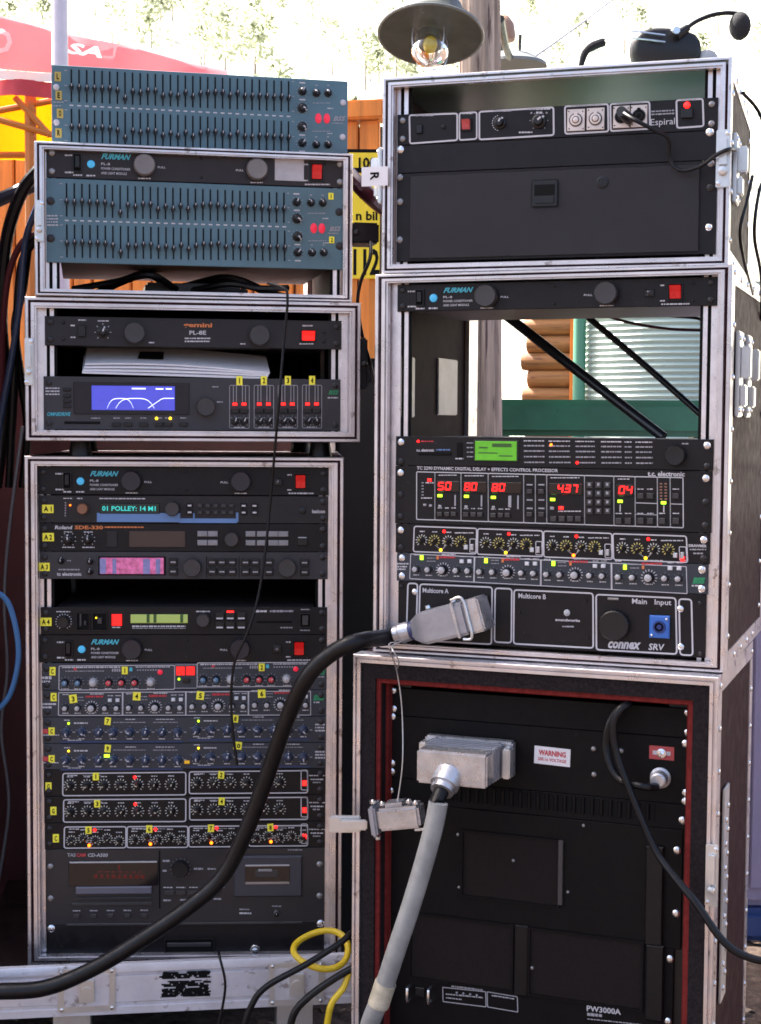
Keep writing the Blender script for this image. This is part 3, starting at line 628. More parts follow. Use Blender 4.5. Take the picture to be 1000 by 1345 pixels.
# feet holding the low rack above the tall one
aL, aR, zB, zT = RECT['L2']; gap = RECT['L2'][2] - RECT['L3'][3]
for sx_ in (aL + .085, aR - .06):
    for sy_ in (.04, .36): foot(CASE['L2'], sx_, sy_, -gap + .0006, .02, gap - .0006)
rails('L1', rp('L1', 61, 290)[0], rp('L1', 451, 300)[0]); rails('L2', rp('L2', 58, 480)[0], rp('L2', 448.5, 480)[0])
rails('L3', rp('L3', 55, 930)[0], rp('L3', 430, 930)[0]); rails('R1', rp('R1', 521.5, 230)[0], rp('R1', 942, 230)[0]); rails('R2', rp('R2', 521, 600)[0], rp('R2', 934, 600)[0])
H2 = RECT['R2'][3] - RECT['R2'][2]; H1 = RECT['R1'][3] - RECT['R1'][2]
rivets_side('R2', (.012, .42), [.05 + .075 * k for k in range(8)]); rivets_side('R2', (.09, .17, .25, .33), (.013, H2 - .013))
rivets_side('R1', (.012, .40), [.04 + .07 * k for k in range(4)]); rivets_side('R1', (.09, .17, .25, .33), (.013, H1 - .013))
# amplifier rack: carpet face, red felt, aluminium rim
aL, aR, zB, zT = RECT['R3']; zB = .105; RECT['R3'][2] = zB; fd = FD['R3']; H = zT - zB; w3 = RK['R3'][2]
e3 = thing('rack_case', 'big burgundy amplifier rack with red felt lined opening on castors', 'rack case', rw('R3', 0, 0, 0), w3, 'aluminium edged rack cases'); CASE['R3'] = e3
rect3 = [aL, aR, zB, zT]
sweep(rect3, [(0, fd + .036), (0, fd + .001), (.001, fd), (.004, fd), (.005, fd + .004), (.0065, fd + .004), (.0075, fd), (.0125, fd), (.0135, fd + .012)], ALU, e3)
sweep(rect3, [(.0137, fd + .004), (.0137, fd + .003), (.036, fd + .003), (.036, fd + .03)], CARP, e3, 'carpet_border')
sweep(rect3, [(.0362, fd + .012), (.0365, fd + .007), (.043, fd + .007), (.0435, fd + .012)], FELT, e3, 'felt_strip')
sweep(rect3, [(.0435, fd + .012), (.0437, fd + .032)], CARP, e3, 'inner_border')
sweep(rect3, [(.0437, fd + .032), (.0437, fd + .030), (.0485, fd + .030), (.0490, fd + .05)], FELT, e3, 'felt_strip')
D3 = .345
for a0_, a1_ in ((aL + .0505, aL + .078), (aR - .078, aR - .0505)): link('rack_rail', MB().box(a0_, a1_, .0065, .009, zB + .02, zT - .02).mesh('rack_rail', PLAS, 0), e3)
for nm, bx_ in (('side_panel', (aL + .0015, aL + .012, fd + .006, D3, zB + .012, zT - .012)), ('side_panel', (aR - .012, aR - .0015, fd + .006, D3, zB + .012, zT - .012)),
                ('bottom_panel', (aL + .0015, aR - .0015, fd + .006, D3, zB + .0015, zB + .0116)), ('top_panel', (aL + .0015, aR - .0015, fd + .006, D3, zT - .0116, zT - .0015)),
                ('back_panel', (aL + .013, aR - .013, D3 - .02, D3 - .01, zB + .013, zT - .013))):
    link(nm, MB().box(*bx_).mesh(nm, LAM, 0), e3)
for z in (zB, zT - .026): link('edge_angle', MB().box(aR - .0012, aR, fd + .037, D3, z, z + .026).mesh('edge_angle', ALU, 0), e3)
link('edge_angle', MB().box(aR - .0012, aR + .0004, D3 - .03, D3 + .001, zB + .027, zT - .027).mesh('edge_angle', ALU, 0), e3)
for k in range(11):
    for y in (.0 - .028, D3 - .018): link('rivet', rivet_mesh(), e3, (aR + .0005, y, zB + .04 + k * .062))
for k in range(16): link('rivet', rivet_mesh(), e3, (aR + .0045, .03 + .018 * (k % 2), zB + .2 + k * .018))
link('hinge_plate', MB().box(aR + .0004, aR + .004, .015, .065, zB + .18, zB + .5).mesh('hinge_plate', ZINC, 0, .001), e3)
for sx_ in (aL + .07, aR - .07):
    for sy_ in (.05, D3 - .1):
        c = link('castor', MB().lathe([(.03, -.012), (.034, -.008), (.034, .008), (.03, .012)], 20, 0, (0, .0345), 'x').mesh('castor', RUB), e3, (sx_, sy_, 0))
        link('castor_fork', MB().box(-.017, -.0135, -.012, .012, .03, .09).box(.0135, .017, -.012, .012, .03, .09).box(-.03, .03, -.03, .03, .09, zB + .001).mesh('castor_fork', ZINC, 0, .001), c)
# ---- hardware: latches
def latch_front(r, px, py, h=.075, w=.022, label=None):
    # recessed butterfly latch on the front edge
    a, z = rp(r, px, py, FD[r] - .004); zb = 0 if r == 'R3' else RECT[r][2]
    d = FD[r]; b = link('latch', MB().box(-w / 2, w / 2, d - .0045, d - .0004, -h / 2, h / 2).mesh('latch', ZINC, 0, .0012), CASE[r], (a, 0, z - zb))
    link('latch_wing', MB().box(-w * .28, w * .28, d - .012, d - .005, -h * .12, h * .34).lathe([(w * .34, d - .005), (w * .3, d - .014), (w * .1, d - .015)], 14, 0, (0, -h * .22)).mesh('latch_wing', ZINC, 35, .0006), b)
    for k in (-1, 1): link('rivet', shared('frv', lambda: MB().lathe([(.0035, 0), (.003, -.0016), (.001, -.0024)], 10).mesh('rivet', STEEL)), b, (w * .3 * k, d - .0045, k * h * .43))
    return b
def latch_side(r, d0, z, h=.11, w=.055, side=1):
    aL, aR, zB, zT = RECT[r]; a = aR if side > 0 else aL; zb = 0 if r == 'R3' else zB; s = side
    b = link('latch', MB().box(min(0, s * .006), max(0, s * .006), -w / 2, w / 2, -h / 2, h / 2).mesh('latch', ZINC, 0, .0015), CASE[r], (a + s * .0004, d0, z - zb))
    link('latch_wing', MB().box(min(s * .0065, s * .020), max(s * .0065, s * .020), -w * .22, w * .22, -h * .05, h * .33).box(min(s * .0065, s * .014), max(s * .0065, s * .014), -w * .3, w * .3, -h * .38, -h * .12).mesh('latch_wing', ZINC, 0, .002), b)
    for k in (-1, 1):
        for j in (-1, 1): link('rivet', rivet_mesh(.004), b, (s * .006, j * w * .36, k * h * .42), (0, 0, 0 if s > 0 else pi))
    return b
latch_front('L1', 52, 290, .065, .013); latch_front('L2', 38, 475, .075, .013)
latch_front('R1', 950, 208, .082, .020); latch_side('R1', .06, rp('R1', 955, 215)[1], .10, .06); latch_front('R3', 935, 1150, .09, .018)
for dd in (.06, .17): latch_side('R2', dd, rp('R2', 960, 490)[1], .125, .05)
# left latch of the drawer rack with its white tag
lt = latch_side('R1', -.004, rp('R1', 510, 232)[1], .085, .03, -1)
aL, aR, zB, zT = RECT['R1']; a_, z_ = rp('R1', 493, 232, -.02)
tg = link('tag', MB().box(-.021, .021, -.0008, .0008, -.0145, .0145).mesh('tag', PAPER, 0), CASE['R1'], (a_, -.022, z_ - zB))
link('lettering', text_mesh('R', .012, .014, BLKP, 0, .03), tg, (0, -.0013, 0), (0, radians(90), 0))
# dark hasp plates on the inner sides of the left racks
for r, px, py, hh in (('L1', 478, 307, .034), ('L2', 476, 478, .085)):
    aL, aR, zB, zT = RECT[r]; z = rp(r, px, py)[1] - zB
    hp = link('hasp', MB().box(.0004, .012 if r == 'L2' else .045, -.014, .05, -hh / 2, hh / 2).mesh('hasp', RUB, 0, .003), CASE[r], (aR, 0, z))
    link('hasp_pin', MB().lathe([(.005, -.0145), (.004, -.019), (.002, -.02)], 10, 0, (.006, 0)).mesh('hasp_pin', DSCREW), hp)
# tray dolly the tall rack stands in
aL, aR, zB, zT = RECT['L3']; dF = -.075
q1 = rp('L3', -40, 1268, dF); q2 = rp('L3', 458, 1262, dF); ztl = rp('L3', 230, 1263, dF)[1]; zbl = rp('L3', 230, 1328, dF)[1]
dol = thing('case_dolly', 'scuffed pale aluminium wheeled tray the tall rack stands in', 'dolly', rw('L3', 0, 0, 0), RK['L3'][2] + radians(5))
RECT['L3'][2] = zB
prof = [(dF + .012, ztl + .0), (dF + .001, ztl), (dF, ztl - .002), (dF, ztl - .014), (dF + .004, ztl - .016), (dF + .004, ztl - .019), (dF, ztl - .021), (dF, zbl + .020), (dF + .003, zbl + .018), (dF + .003, zbl + .014), (dF, zbl + .012), (dF, zbl), (dF + .012, zbl)]
b = MB(); xa, xb = q1[0], q2[0]; v = []
for y, z in prof: v += [(xa, y, z), (xb, y, z)]
b.add(v, [(2 * k, 2 * k + 1, 2 * k + 3, 2 * k + 2) for k in range(len(prof) - 1)])
link('front_rim', b.mesh('front_rim', ALUW, 30), dol)
zdeck = zB - .0005
link('deck', MB().box(xa, xb, dF + .0125, .5, zbl + .001, max(zbl + .02, zdeck)).mesh('deck', INNER, 0), dol)
for px_ in (110, 385):
    a, z = rp('L3', px_, 1296, dF); hh = (ztl - zbl) * .44
    ds = link('latch_dish', MB().box(-.046, .046, dF - .0025, dF - .0004, -hh, hh).mesh('latch_dish', ZINC, 0, .001), dol, (a, 0, z))
    link('dish_floor', MB().box(-.036, .036, dF - .0034, dF - .0026, -hh * .72, hh * .72).mesh('dish_floor', ALUW, 0), ds)
    link('latch_wing', MB().box(-.012, .012, dF - .010, dF - .0035, -hh * .5, hh * .5).lathe([(.010, dF - .003), (.009, dF - .012)], 14, 0, (0, 0)).mesh('latch_wing', ZINC, 35, .0008), ds)
    for k in (-1, 1):
        for j in (-1, 1): link('rivet', shared('frv', None), ds, (.040 * k, dF - .0026, j * hh * .84))
sb = MB(); rnd = random.Random(2)
for (x0p, y0p, x1p, y1p) in ((206, 1276, 270, 1285), (207, 1288, 270, 1308)):
    yy_ = y0p
    while yy_ < y1p:
        hh_ = rnd.uniform(1.5, 3.2); xx_ = x0p + rnd.uniform(-2, 3)
        while xx_ < x1p:
            ww_ = rnd.uniform(5, 22); gap_ = rnd.uniform(-1, 2.2); x2_ = min(xx_ + ww_, x1p + rnd.uniform(-3, 2))
            if x2_ > xx_ + 1 and rnd.random() > .12:
                P4 = [rp('L3', x, y, dF - .001) for x, y in ((xx_, yy_ + rnd.uniform(-.6, .6)), (x2_, yy_ + rnd.uniform(-.6, .6)), (x2_ + rnd.uniform(-1, 1), yy_ + hh_), (xx_ + rnd.uniform(-1, 1), yy_ + hh_))]
                yd = dF - .0006 - .000004 * len(sb.f); sb.add([(p[0], yd, p[1]) for p in P4], [(3, 2, 1, 0)])
            xx_ += ww_ + gap_
        yy_ += hh_ * .85
link('stencil_mark', sb.mesh('stencil_mark', BLKP, 0), dol)['kind'] = 'stuff'
for px_ in (95, 385):
    a, z = rp('L3', px_, 1340, dF + .05)
    for sy_ in (dF + .06, .4):
        c = link('castor', MB().lathe([(.026, -.011), (.030, -.008), (.030, .008), (.026, .011)], 18, 0, (0, .0305), 'x').mesh('castor', RUB), dol, (a, sy_, 0))
        link('castor_fork', MB().box(-.016, -.0125, -.012, .012, .03, .07).box(.0125, .016, -.012, .012, .03, .07).box(-.03, .03, -.03, .03, .07, zbl + .0009).mesh('castor_fork', ZINC, 0, .001), c)
# ================================================================== rack units
CAPF = [.55, .55, .55, .55, .55, .55, .6, .82, .6, .63, .56, .56, .68, .62, .68, .56, .66, .56, .5, .5, .5, .56, .5, .57, .56, .53, .54, .54, .54, .55]
def fader_mesh(L):
    return shared(('slot', q4(L)), lambda: MB().box(-.0011, .0011, -.0009, 0, -L / 2, L / 2).mesh('fader', BLKP, 0))
CAPM = shared('fcap', lambda: MB().add([(-.0040, -.001, .0), (0, -.001, .0065), (.0040, -.001, .0), (0, -.001, -.0085), (-.0030, -.010, .0005), (0, -.0105, .0045), (.0030, -.010, .0005), (0, -.0095, -.006)],
    [(0, 4, 5, 1), (1, 5, 6, 2), (2, 6, 7, 3), (3, 7, 4, 0), (4, 7, 6, 5)]).box(-.0005, .0005, -.0112, -.0104, -.0005, .0035, 1).mesh('fader_cap', [PLAS, WHT], 0))
def equalizer(u, xs, rows_, knobs, pairs, ovals, logo):
    n = 30
    for (ya0, ya1, yb0, yb1) in rows_:
        for k in range(n):
            t = k / (n - 1); px = xs[0] + (xs[1] - xs[0]) * t; y0 = ya0 + (yb0 - ya0) * t; y1 = ya1 + (yb1 - ya1) * t
            x, z = u.m(px, (y0 + y1) / 2); L = (y1 - y0) * u.sz
            f_ = link('fader', fader_mesh(q4(L)), u.e, (x, 0, z)); fr_ = CAPF[k] + random.uniform(-.02, .02)
            link('fader_cap', CAPM, f_, (0, 0, L * (.5 - fr_)))
    mid = (rows_[0][1] + rows_[1][0]) / 2, (rows_[0][3] + rows_[1][2]) / 2
    for k in range(n):
        t = k / (n - 1); u.rect(xs[0] + (xs[1] - xs[0]) * t, mid[0] + (mid[1] - mid[0]) * t, 5, 1.6)
    for (ya0, ya1, yb0, yb1) in rows_:
        for t_ in (.02, .5, .98):
            u.rect(xs[0] - 7, ya0 + (ya1 - ya0) * t_, 4, 1.1, GRY); u.rect(xs[1] + 6, yb0 + (yb1 - yb0) * t_, 3, 1.1, GRY)
    for i, (px, py) in enumerate(knobs):
        u.knob(px, py, 5.6 if i in (0, 3) else 6.6, ang=(20, 120, 130, 40)[i]); u.ticks(px, py, 7.2, 8.6, 9, .8, GRY); u.rect(px, py - 11 if i < 2 else py + 11, 8, 1.8)
    for px, py in pairs: u.knob(px, py, 5.4, ang=-30); u.rect(px, py - 10, 3, 1.5, GRY)
    (ox, oy), (ox2, oy2) = ovals
    for k, (px, py) in enumerate(ovals): u.led(px, py, 4.6, LEDRB, 'indicator_lamp').scale = (1, 1, 1.5)
    u.smear(ox - 8, oy - 20, ox + 16, 1.2, GRY); u.smear(ox - 8, oy + 17, ox + 16, 1.2, GRY); u.smear(ox + 12, oy - 13, ox + 20, 1.5); u.smear(ox + 12, oy + 20, ox + 20, 1.5)
    u.text('BSS', logo[0], logo[1], logo[2], 6.5, GRY, .35, .03); u.smear(logo[0] - 2, logo[1] + 6, logo[2] - 3, 1.4, GRY)
LEDRB = M('lamp_rose', (.45, .012, .035), .3, emit=.10, ecol=(1, .02, .06))
# --- loose equalizer lying on top
zt = RECT['L1'][3] + .0012
u = Unit('L0', 'graphic_equalizer', 'loose blue grey graphic equalizer resting on top of the left stack', 'equalizer', ((68, 75), (457, 98), (68, 182), (457, 199)), EQB, .22, group='blue grey graphic equalizers', chmat=CHASB)
u.e.location.z = zt
equalizer(u, (93, 376.5), ((82, 124, 97.5, 138), (134.5, 177, 150, 191)), ((395, 111), (395, 133), (395, 157.5), (395, 179)), ((414, 113.5), (430, 113.5), (414, 181), (430, 181)), ((417, 146.5), (428.5, 146.8)), (437, 147, 454))
YOL = M('ochre_tape', (.45, .34, .08), .6)
for (px, py, t) in ((76, 91, 'L'), (77, 116, 'E'), (78.5, 140, 'O'), (76.5, 166, 'R')): u.sticker(px, py, 8, 12, t, YOL)
for (px, py) in ((74, 105), (74, 152), (450.5, 126), (450, 171)): u.led(px, py, 4.2, WHT, 'rack_hole')
u.smear(70, 125, 84, 1.6, GRY); u.smear(70, 130, 80, 1.6, GRY); u.done()
# --- equalizer in the top left rack
u = Unit('L1', 'graphic_equalizer', 'blue grey graphic equalizer bolted in rack under the brownish conditioner', 'equalizer', ((61, 234.5), (452, 246.5), (61, 342.5), (449, 356.5)), EQB, .30, group='blue grey graphic equalizers', chmat=CHASB)
equalizer(u, (87, 371.3), ((241, 284, 252.4, 292.7), (294, 337, 303.3, 344)), ((388.5, 265), (388.5, 287), (388.5, 311), (388.5, 332.7)), ((407.8, 265.6), (423.8, 265.6), (407.8, 332.8), (423.8, 332.8)), ((411, 300), (422, 300.3)), (432, 301, 448))
for px, py in ((66.6, 264), (66.6, 312), (446, 278), (445.5, 324)): u.screw(px, py, 5.4)
u.sticker(435.3, 257, 7, 9, '1'); u.sticker(435, 316, 7, 9, '2')
for k in range(4): u.smear(62, 283 + 4 * k, 76, 2)
u.done()
# --- power conditioners
def conditioner(r, quad, label, km, panel=BLK, dx=0.0, lit=False, group='rack power conditioners', bnc=True, sm=None, xl=.018, lamp=True):
    u = Unit(r, 'power_conditioner', label, 'power conditioner', quad, panel, .24, group=group); X = lambda f_: f_ + dx
    wpx = quad[1][0] - quad[0][0]; hpx = ((quad[2][1] - quad[0][1]) + (quad[3][1] - quad[1][1])) / 2; k = wpx / 382; kh = hpx / 38.0
    fr = u.fr
    u.recess('switch_plate', *fr(X(.1), .5), 9 * k, 21 * kh, BLKP, .0012); u.box('rocker_switch', *fr(X(.1), .47), 6 * k, 15 * kh, PLAS, .006)
    if lamp: u.led(*fr(X(.145), .52), 5.2 * k, LAMPB, 'push_lamp')
    x, y = fr(X(.178), .25); x2, y2 = fr(X(.276), .25); u.text('FURMAN', x, y, x2, 7.2 * kh, TEAL, .45, .035, y2)
    for i, (t, e) in enumerate((('PL-8', .207), ('POWER CONDITIONER', .274), ('AND LIGHT MODULE', .262))):
        x, y = fr(X(.178), .5 + i * .15); x2, y2 = fr(X(e), .5 + i * .15); u.text(t, x, y, x2, 3.1 * kh, WHT, 0, .01, y2)
    for f_, s_ in ((.32, 1), (.696, -1)):
        px, py = fr(X(f_), .5); u.knob(px, py, 13.6 * k, 'big', km); a, b = fr(X(f_) + s_ * .057, .54); u.text('PULL', a - 5 * k, b, a + 5 * k, 2.6 * kh); a, b = fr(X(f_), .93); u.smear(a - 8 * k, b, a + 8 * k, 1.6)
    for f_, s_ in ((.073, .26), (.073, .82), (.1, .9), (.143, .9)): a, b = fr(X(f_), s_); u.smear(a - 5 * k, b, a + 6 * k, 2.2)
    if bnc:
        a, b = fr(X(.825), .52); u.box('socket', a, b, 11 * k, 10 * kh, PLAS, .003); u.knob(a, b, 3.2 * k, 'cap', STEEL, DSCREW, name='jack')
    a, b = fr(X(.902), .5); u.recess('switch_plate', a, b, 15 * k, 21 * kh, BLKP, .001); rb = u.rocker(a, b, 12.5 * k, 17.5 * kh, ROCK)
    if lit: u.led(a, b + 3 * kh, 3.2 * k, LEDR)
    u.smear(a - 6 * k, b - 4 * kh, a + 6 * k, 1.2, GRY)
    a, b = fr(X(.9), .92); u.smear(a - 15 * k, b, a + 18 * k, 2.0); a, b = fr(X(.864), .26); u.smear(a - 3, b, a + 3, 2); a, b = fr(X(.864), .8); u.smear(a - 3, b, a + 3, 2)
    for f_ in (.51, .93):
        for q in (.2, .82): u.screw(*fr(f_, q), 1.6 * k)
    u.ears(sm, xl=xl); return u
u = conditioner('L1', ((61, 192), (454, 208), (61, 234), (453, 246)), 'brownish power conditioner with light grey knobs and a paper patch', KGREY, BLKB, bnc=False, sm=GSCREW, lit=False)
u.box('paper_patch', 378, 222.5, 39, 30, M('grey_paper', (.42, .41, .43), .7, 0, .1, 80), .001, .0002); u.done()
u = conditioner('L3', ((50, 612.5), (432, 614), (50, 650.5), (432, 650.5)), 'black power conditioner topmost in the tall left rack', KPUR, BLK, lit=True); u.done()
u = conditioner('L3', ((52, 834), (430, 833.5), (52.5, 870), (429.5, 870.5)), 'black power conditioner under the lime screen unit in the tall rack', KPUR, BLK, lit=True); u.done()
u = conditioner('R2', ((522, 371), (942, 366), (522, 406.5), (942, 405)), 'black power conditioner above the open see-through bay', KDG, BLK, dx=-.024); u.done()
# --- second make conditioner
u = Unit('L2', 'power_conditioner', 'dark grey power conditioner with orange lettering above the loose papers', 'power conditioner', ((59, 416), (449, 420), (59, 453), (449, 460)), DGREY, .24, group='rack power conditioners')
u.box('rocker_switch', 106.5, 435, 10, 15, PLAS, .006); u.knob(133.5, 436, 7.5, ang=20); u.ticks(133.5, 436, 9, 11, 7); u.smear(102, 421, 112, 1.8); u.smear(127, 422, 141, 1.8)
u.knob(174.5, 437.5, 14, 'big', KDG); u.knob(338.5, 440.5, 14, 'big', KDG); u.text('gemini', 238, 427.5, 276, 7.5, ORNP, 0, .03, 428); u.text('PL-8E', 246, 437, 268, 5.5); u.smear(240, 444.5, 274, 2); u.smear(240, 448.5, 274, 2)
u.smear(193, 450, 200, 2); u.smear(313, 452, 320, 2); u.recess('switch_plate', 404, 441, 19, 15, BLKP, .0012); u.rocker(404, 441, 17, 12.5, ROCKL)
for px, py in ((83, 424), (83, 445), (425, 436), (425, 449)): u.screw(px, py, 2.2)
u.smear(92, 428, 98, 2); u.smear(92, 443, 98, 2); u.smear(392, 452, 412, 2); u.smear(396, 427, 410, 2); u.ears(); u.done()
# --- loudspeaker processor with blue screen
u = Unit('L2', 'speaker_processor', 'dark grey processor with blue graph screen and yellow numbered outputs', 'processor', ((57.5, 493), (447.5, 499), (57.5, 564), (447.5, 567)), MGREY, .30)
u.box('bezel', 171, 523, 150, 42, DGREY, .002); lc_ = u.box('screen', 173, 522.5, 108, 32, LCDB, .003)
cv = MB()
for (x0p, x1p, up) in ((139, 173, 1), (150, 200, 1), (192, 233, 1)):
    pts = []
    for k in range(13):
        t = k / 12; px = x0p + (x1p - x0p) * t; h_ = 13 * (1 - (2 * t - 1) ** 4) if x1p < 230 else 13 * min(1, t * 2.2); px = min(px, 226); p = u.m(px, 536 - h_); pts.append(p)
    for a, b in zip(pts[:-1], pts[1:]):
        cv.add([(a[0], -.0036, a[1] - .0006), (b[0], -.0036, b[1] - .0006), (b[0], -.0036, b[1] + .0006), (a[0], -.0036, a[1] + .0006)], [(0, 1, 2, 3)])
for (px, py, w) in ((180, 510, 18), (207, 510.5, 10), (219, 510.5, 8)):
    p = u.m(px, py); W = w * u.sx / 2; cv.add([(p[0] - W, -.0036, p[1] - .001), (p[0] + W, -.0036, p[1] - .001), (p[0] + W, -.0036, p[1] + .001), (p[0] - W, -.0036, p[1] + .001)], [(0, 1, 2, 3)])
link('graph_line', cv.mesh('graph_line', LCDL, 0), u.e)
for py in (511, 519.5, 526.5, 533): u.button(87.5, py, 9.5, 4, PLAS)
for py in (509, 513, 517): u.smear(60, py, 78, 2)
u.text('OMNIDRIVE', 62, 543.5, 92, 5, TEAL, .2, .02); u.box('card_slot', 107, 555, 46, 3.5, BLKP, .0012)
for px in (151, 166, 186, 206, 218, 238): u.button(px, 557.5, 11, 5); u.smear(px - 4, 549, px + 4, 1.6, GRY)
for px in (203, 221): u.led(px, 549.5, 2, LEDY)
u.smear(118, 549, 130, 1.4, GRY); u.knob(267.5, 534.5, 12.5, 'big', KDG); u.smear(282, 528, 290, 2, GRY); u.smear(276, 508, 284, 2, GRY)
for i, (xa, xb) in enumerate(((306, 318), (338.5, 350.5), (370.5, 382.5), (403, 415))):
    u.frame(((xa - 7, 506), (xb + 7, 506.5), (xb + 7, 563), (xa - 7, 562.5)), .8, GRY, 2)
    for px in (xa, xb):
        u.line(px - 2, 506, px - 2, 528, .9, GRY); u.line(px + 2, 506, px + 2, 528, .9, GRY); u.ledbar(px, 531, 5.5, 3.2, LEDR); u.button(px, 540, 11, 6, PLAS); u.knob(px, 553.5, 5.2, ang=random.uniform(-60, 60)); u.ticks(px, 553.5, 6.2, 7.2, 7, .7)
    u.smear(xa - 1, 561.5, xb + 1, 1.4); u.sticker((xa + xb) / 2, 500, 8, 12, str(i + 1))
u.text('BSS', 431, 516, 445, 6, GRNP, .3, .04); u.smear(430, 523, 444, 2); u.ears(fy=(.12, .88)); u.done()
# --- papers on top of it
pp = thing('paper_stack', 'loose white papers lying between the two units in the low rack', 'papers', rw('L2', (rp('L2', 108, 480)[0] + rp('L2', 352, 480)[0]) / 2, 0, u.z1 + .0006), RK['L2'][2])
pw = (rp('L2', 352, 480)[0] - rp('L2', 108, 480)[0]) / 2
for k in range(4):
    b = MB(); nx = 16; vs_ = []
    for (yy, lift) in ((.004 + .003 * k, .0), (.085 + .003 * k, .030)):
        for i in range(nx + 1):
            t = i / nx; vs_.append((-pw * (1 - .01 * k) + 2 * pw * t, yy, .001 + .0032 * k + lift + .010 * sin(t * 2.6 + k * .2) * (k / 4.0) + .006 * (1 - t)))
    n_ = nx + 1; vs_ += [(x, y, z - .0022) for x, y, z in vs_]
    fs = [(i, i + 1, n_ + i + 1, n_ + i) for i in range(nx)] + [(2 * n_ + i, 3 * n_ + i, 3 * n_ + i + 1, 2 * n_ + i + 1) for i in range(nx)] + [(i, 2 * n_ + i, 2 * n_ + i + 1, i + 1) for i in range(nx)] + [(n_ + i, n_ + i + 1, 3 * n_ + i + 1, 3 * n_ + i) for i in range(nx)]
    link('sheet', b.add(vs_, fs).mesh('sheet', PAPER, 30), pp)
x_, z_ = rp('L2', 197, 475, .02); link('printed_patch', MB().add([(-.02, 0, -.0005), (.022, 0, -.0012), (.024, .035, .0125), (-.016, .035, .0128)], [(0, 1, 2, 3)]).mesh('printed_patch', BLKP, 0), pp, (x_ - (rp('L2', 108, 480)[0] + rp('L2', 352, 480)[0]) / 2, .030, .0312))
# ------------------------------------------------------------------ tall left rack
def LQ(y0l, y0r, y1l, y1r):
    xl = lambda y: 50 + (y - 612) * 11 / 609; xr = lambda y: 432 - (y - 612) * 6 / 600
    return ((xl(y0l), y0l), (xr(y0r), y0r), (xl(y1l), y1l), (xr(y1r), y1r))
u = Unit('L3', 'effects_processor', 'effects unit tagged A1 with teal readout over a blue band', 'effects unit', LQ(651, 651, 687.5, 687.5), DGREY, .28)
u.sticker(63, 669, 15, 11, 'A 1'); u.knob(109, 668.4, 6.8, 'big', KBRN)
for k in range(6): u.led(86, 661 + 3.4 * k, 1.1, GRY, 'level_light')
u.led(92, 664, 1.1, LEDO); u.smear(83, 655, 96, 1.5); u.smear(101, 655, 108, 1.5); u.smear(130, 655, 190, 1.8)
u.rect(165, 680, 76, 12, BLUB); u.rect(219, 680, 34, 12, BLUB); u.rect(273, 684, 76, 6, BLUB); u.rect(254, 680, 2, 12, BLUB); u.rect(311, 679, 3, 12, BLUB)
u.box('readout', 170, 668, 78, 14, VFD, .002); u.text('01 POLLEY: 14 M1', 134, 668, 204, 6.5, VFDT, 0, .02, off=-.0027)
u.knob(226, 668, 9.5, 'big', KDG)
for py in (663.8, 672.8):
    for px in (248.5, 319.6, 334): u.button(px, py, 8, 6); u.rect(px, py, .1, .1)
    for k in range(5): u.button(262 + 10.4 * k, py, 6, 5, KDG); 
    for px in (248.5, 319.6, 334): u.box('key_label', px, py, 5, 2.2, WHT, .0045, .0002)
u.led(397.3, 670.4, 5, PLAS, 'power_button'); u.text('lexicon', 410, 671, 427, 5, WHT, 0, .03); u.ears(); u.done()
u = Unit('L3', 'effects_processor', 'effects unit tagged A2 with orange lettering and pale keys', 'effects unit', LQ(687.5, 687.5, 725, 724.5), BLK, .28)
u.sticker(63.5, 706, 15, 11, 'A 2'); u.text('Roland', 72, 693, 95, 5, WHT, .15, .03); u.text('SDE-330', 98, 693, 135, 5, ORNP, 0, .03); u.smear(137, 692.5, 188, 2, ORNP)
for px, r_ in ((90, 7), (116, 6)): u.knob(px, 709, r_, ang=-10); u.ticks(px, 709, r_ + 1.5, r_ + 3, 9); u.smear(px - 8, 719.5, px + 8, 1.6); u.smear(px - 6, 699, px + 6, 1.4)
u.box('meter', 146.5, 708, 14, 22, DGREY, .0015); 
for k in range(6): u.rect(143, 699 + 3.5 * k, 3, 1.6, GRY); u.rect(150, 699 + 3.5 * k, 3, 1.6, GRY)
u.box('readout', 206, 708, 74, 22, M('amber_window', (.045, .03, .028), .2), .0018)
LG = M('amber_digit', (.25, .24, .02), .4, emit=.12, ecol=(.6, .6, .05)); u.seg('330', 172, 701, 187, 711, LG); u.seg('1', 196, 702, 201, 711, LG); u.seg('500', 210, 701, 230, 708, LG)
for py in (700.8, 712.6):
    for px in (265.3, 279, 328.7, 343.4, 358.8, 372): u.button(px, py, 13, 7.2, PLASG)
u.knob(303.8, 708, 9.3, 'big', KDG); u.button(397.3, 711, 13, 10, PLAS); u.rect(397, 706, 11, 2.4); u.ears(); u.done()
u = Unit('L3', 'effects_processor', 'grey effects unit tagged A3 with pink and violet screen', 'effects unit', LQ(725, 724.5, 762, 760), MGREY, .28)
u.sticker(58.5, 745.6, 14, 11, 'A 3'); u.knob(80.4, 737, 4.6); u.knob(118, 738, 4.4); u.knob(118, 751.5, 4.4); u.smear(88, 737, 93, 1.5, GRY)
u.text('tc electronic', 75, 755, 107, 4.6, WHT, 0, .03); u.smear(77, 749, 105, 1.8, GRY); u.box('bezel', 173, 743.5, 88, 25, BLKP, .0015); u.box('screen', 173, 743.5, 83, 21.5, LCDP, .0024)
for px, w in ((135, 8), (192, 9), (150, 5), (207, 6)): u.box('screen_band', px, 744, w, 20, LCDV, .0027, .0001)
u.rect(173, 752, .1, .1)
for px in (227, 278, 291, 304.5, 322, 335, 353, 400):
    for py in (738, 750.5): u.button(px, py, 11, 9.5, PLAS, .005); u.box('key_label', px, py, 7, 1.8, GRY, .0054, .0002)
for px in (252, 377): u.knob(px, 745, 12.3, 'big', KDG)
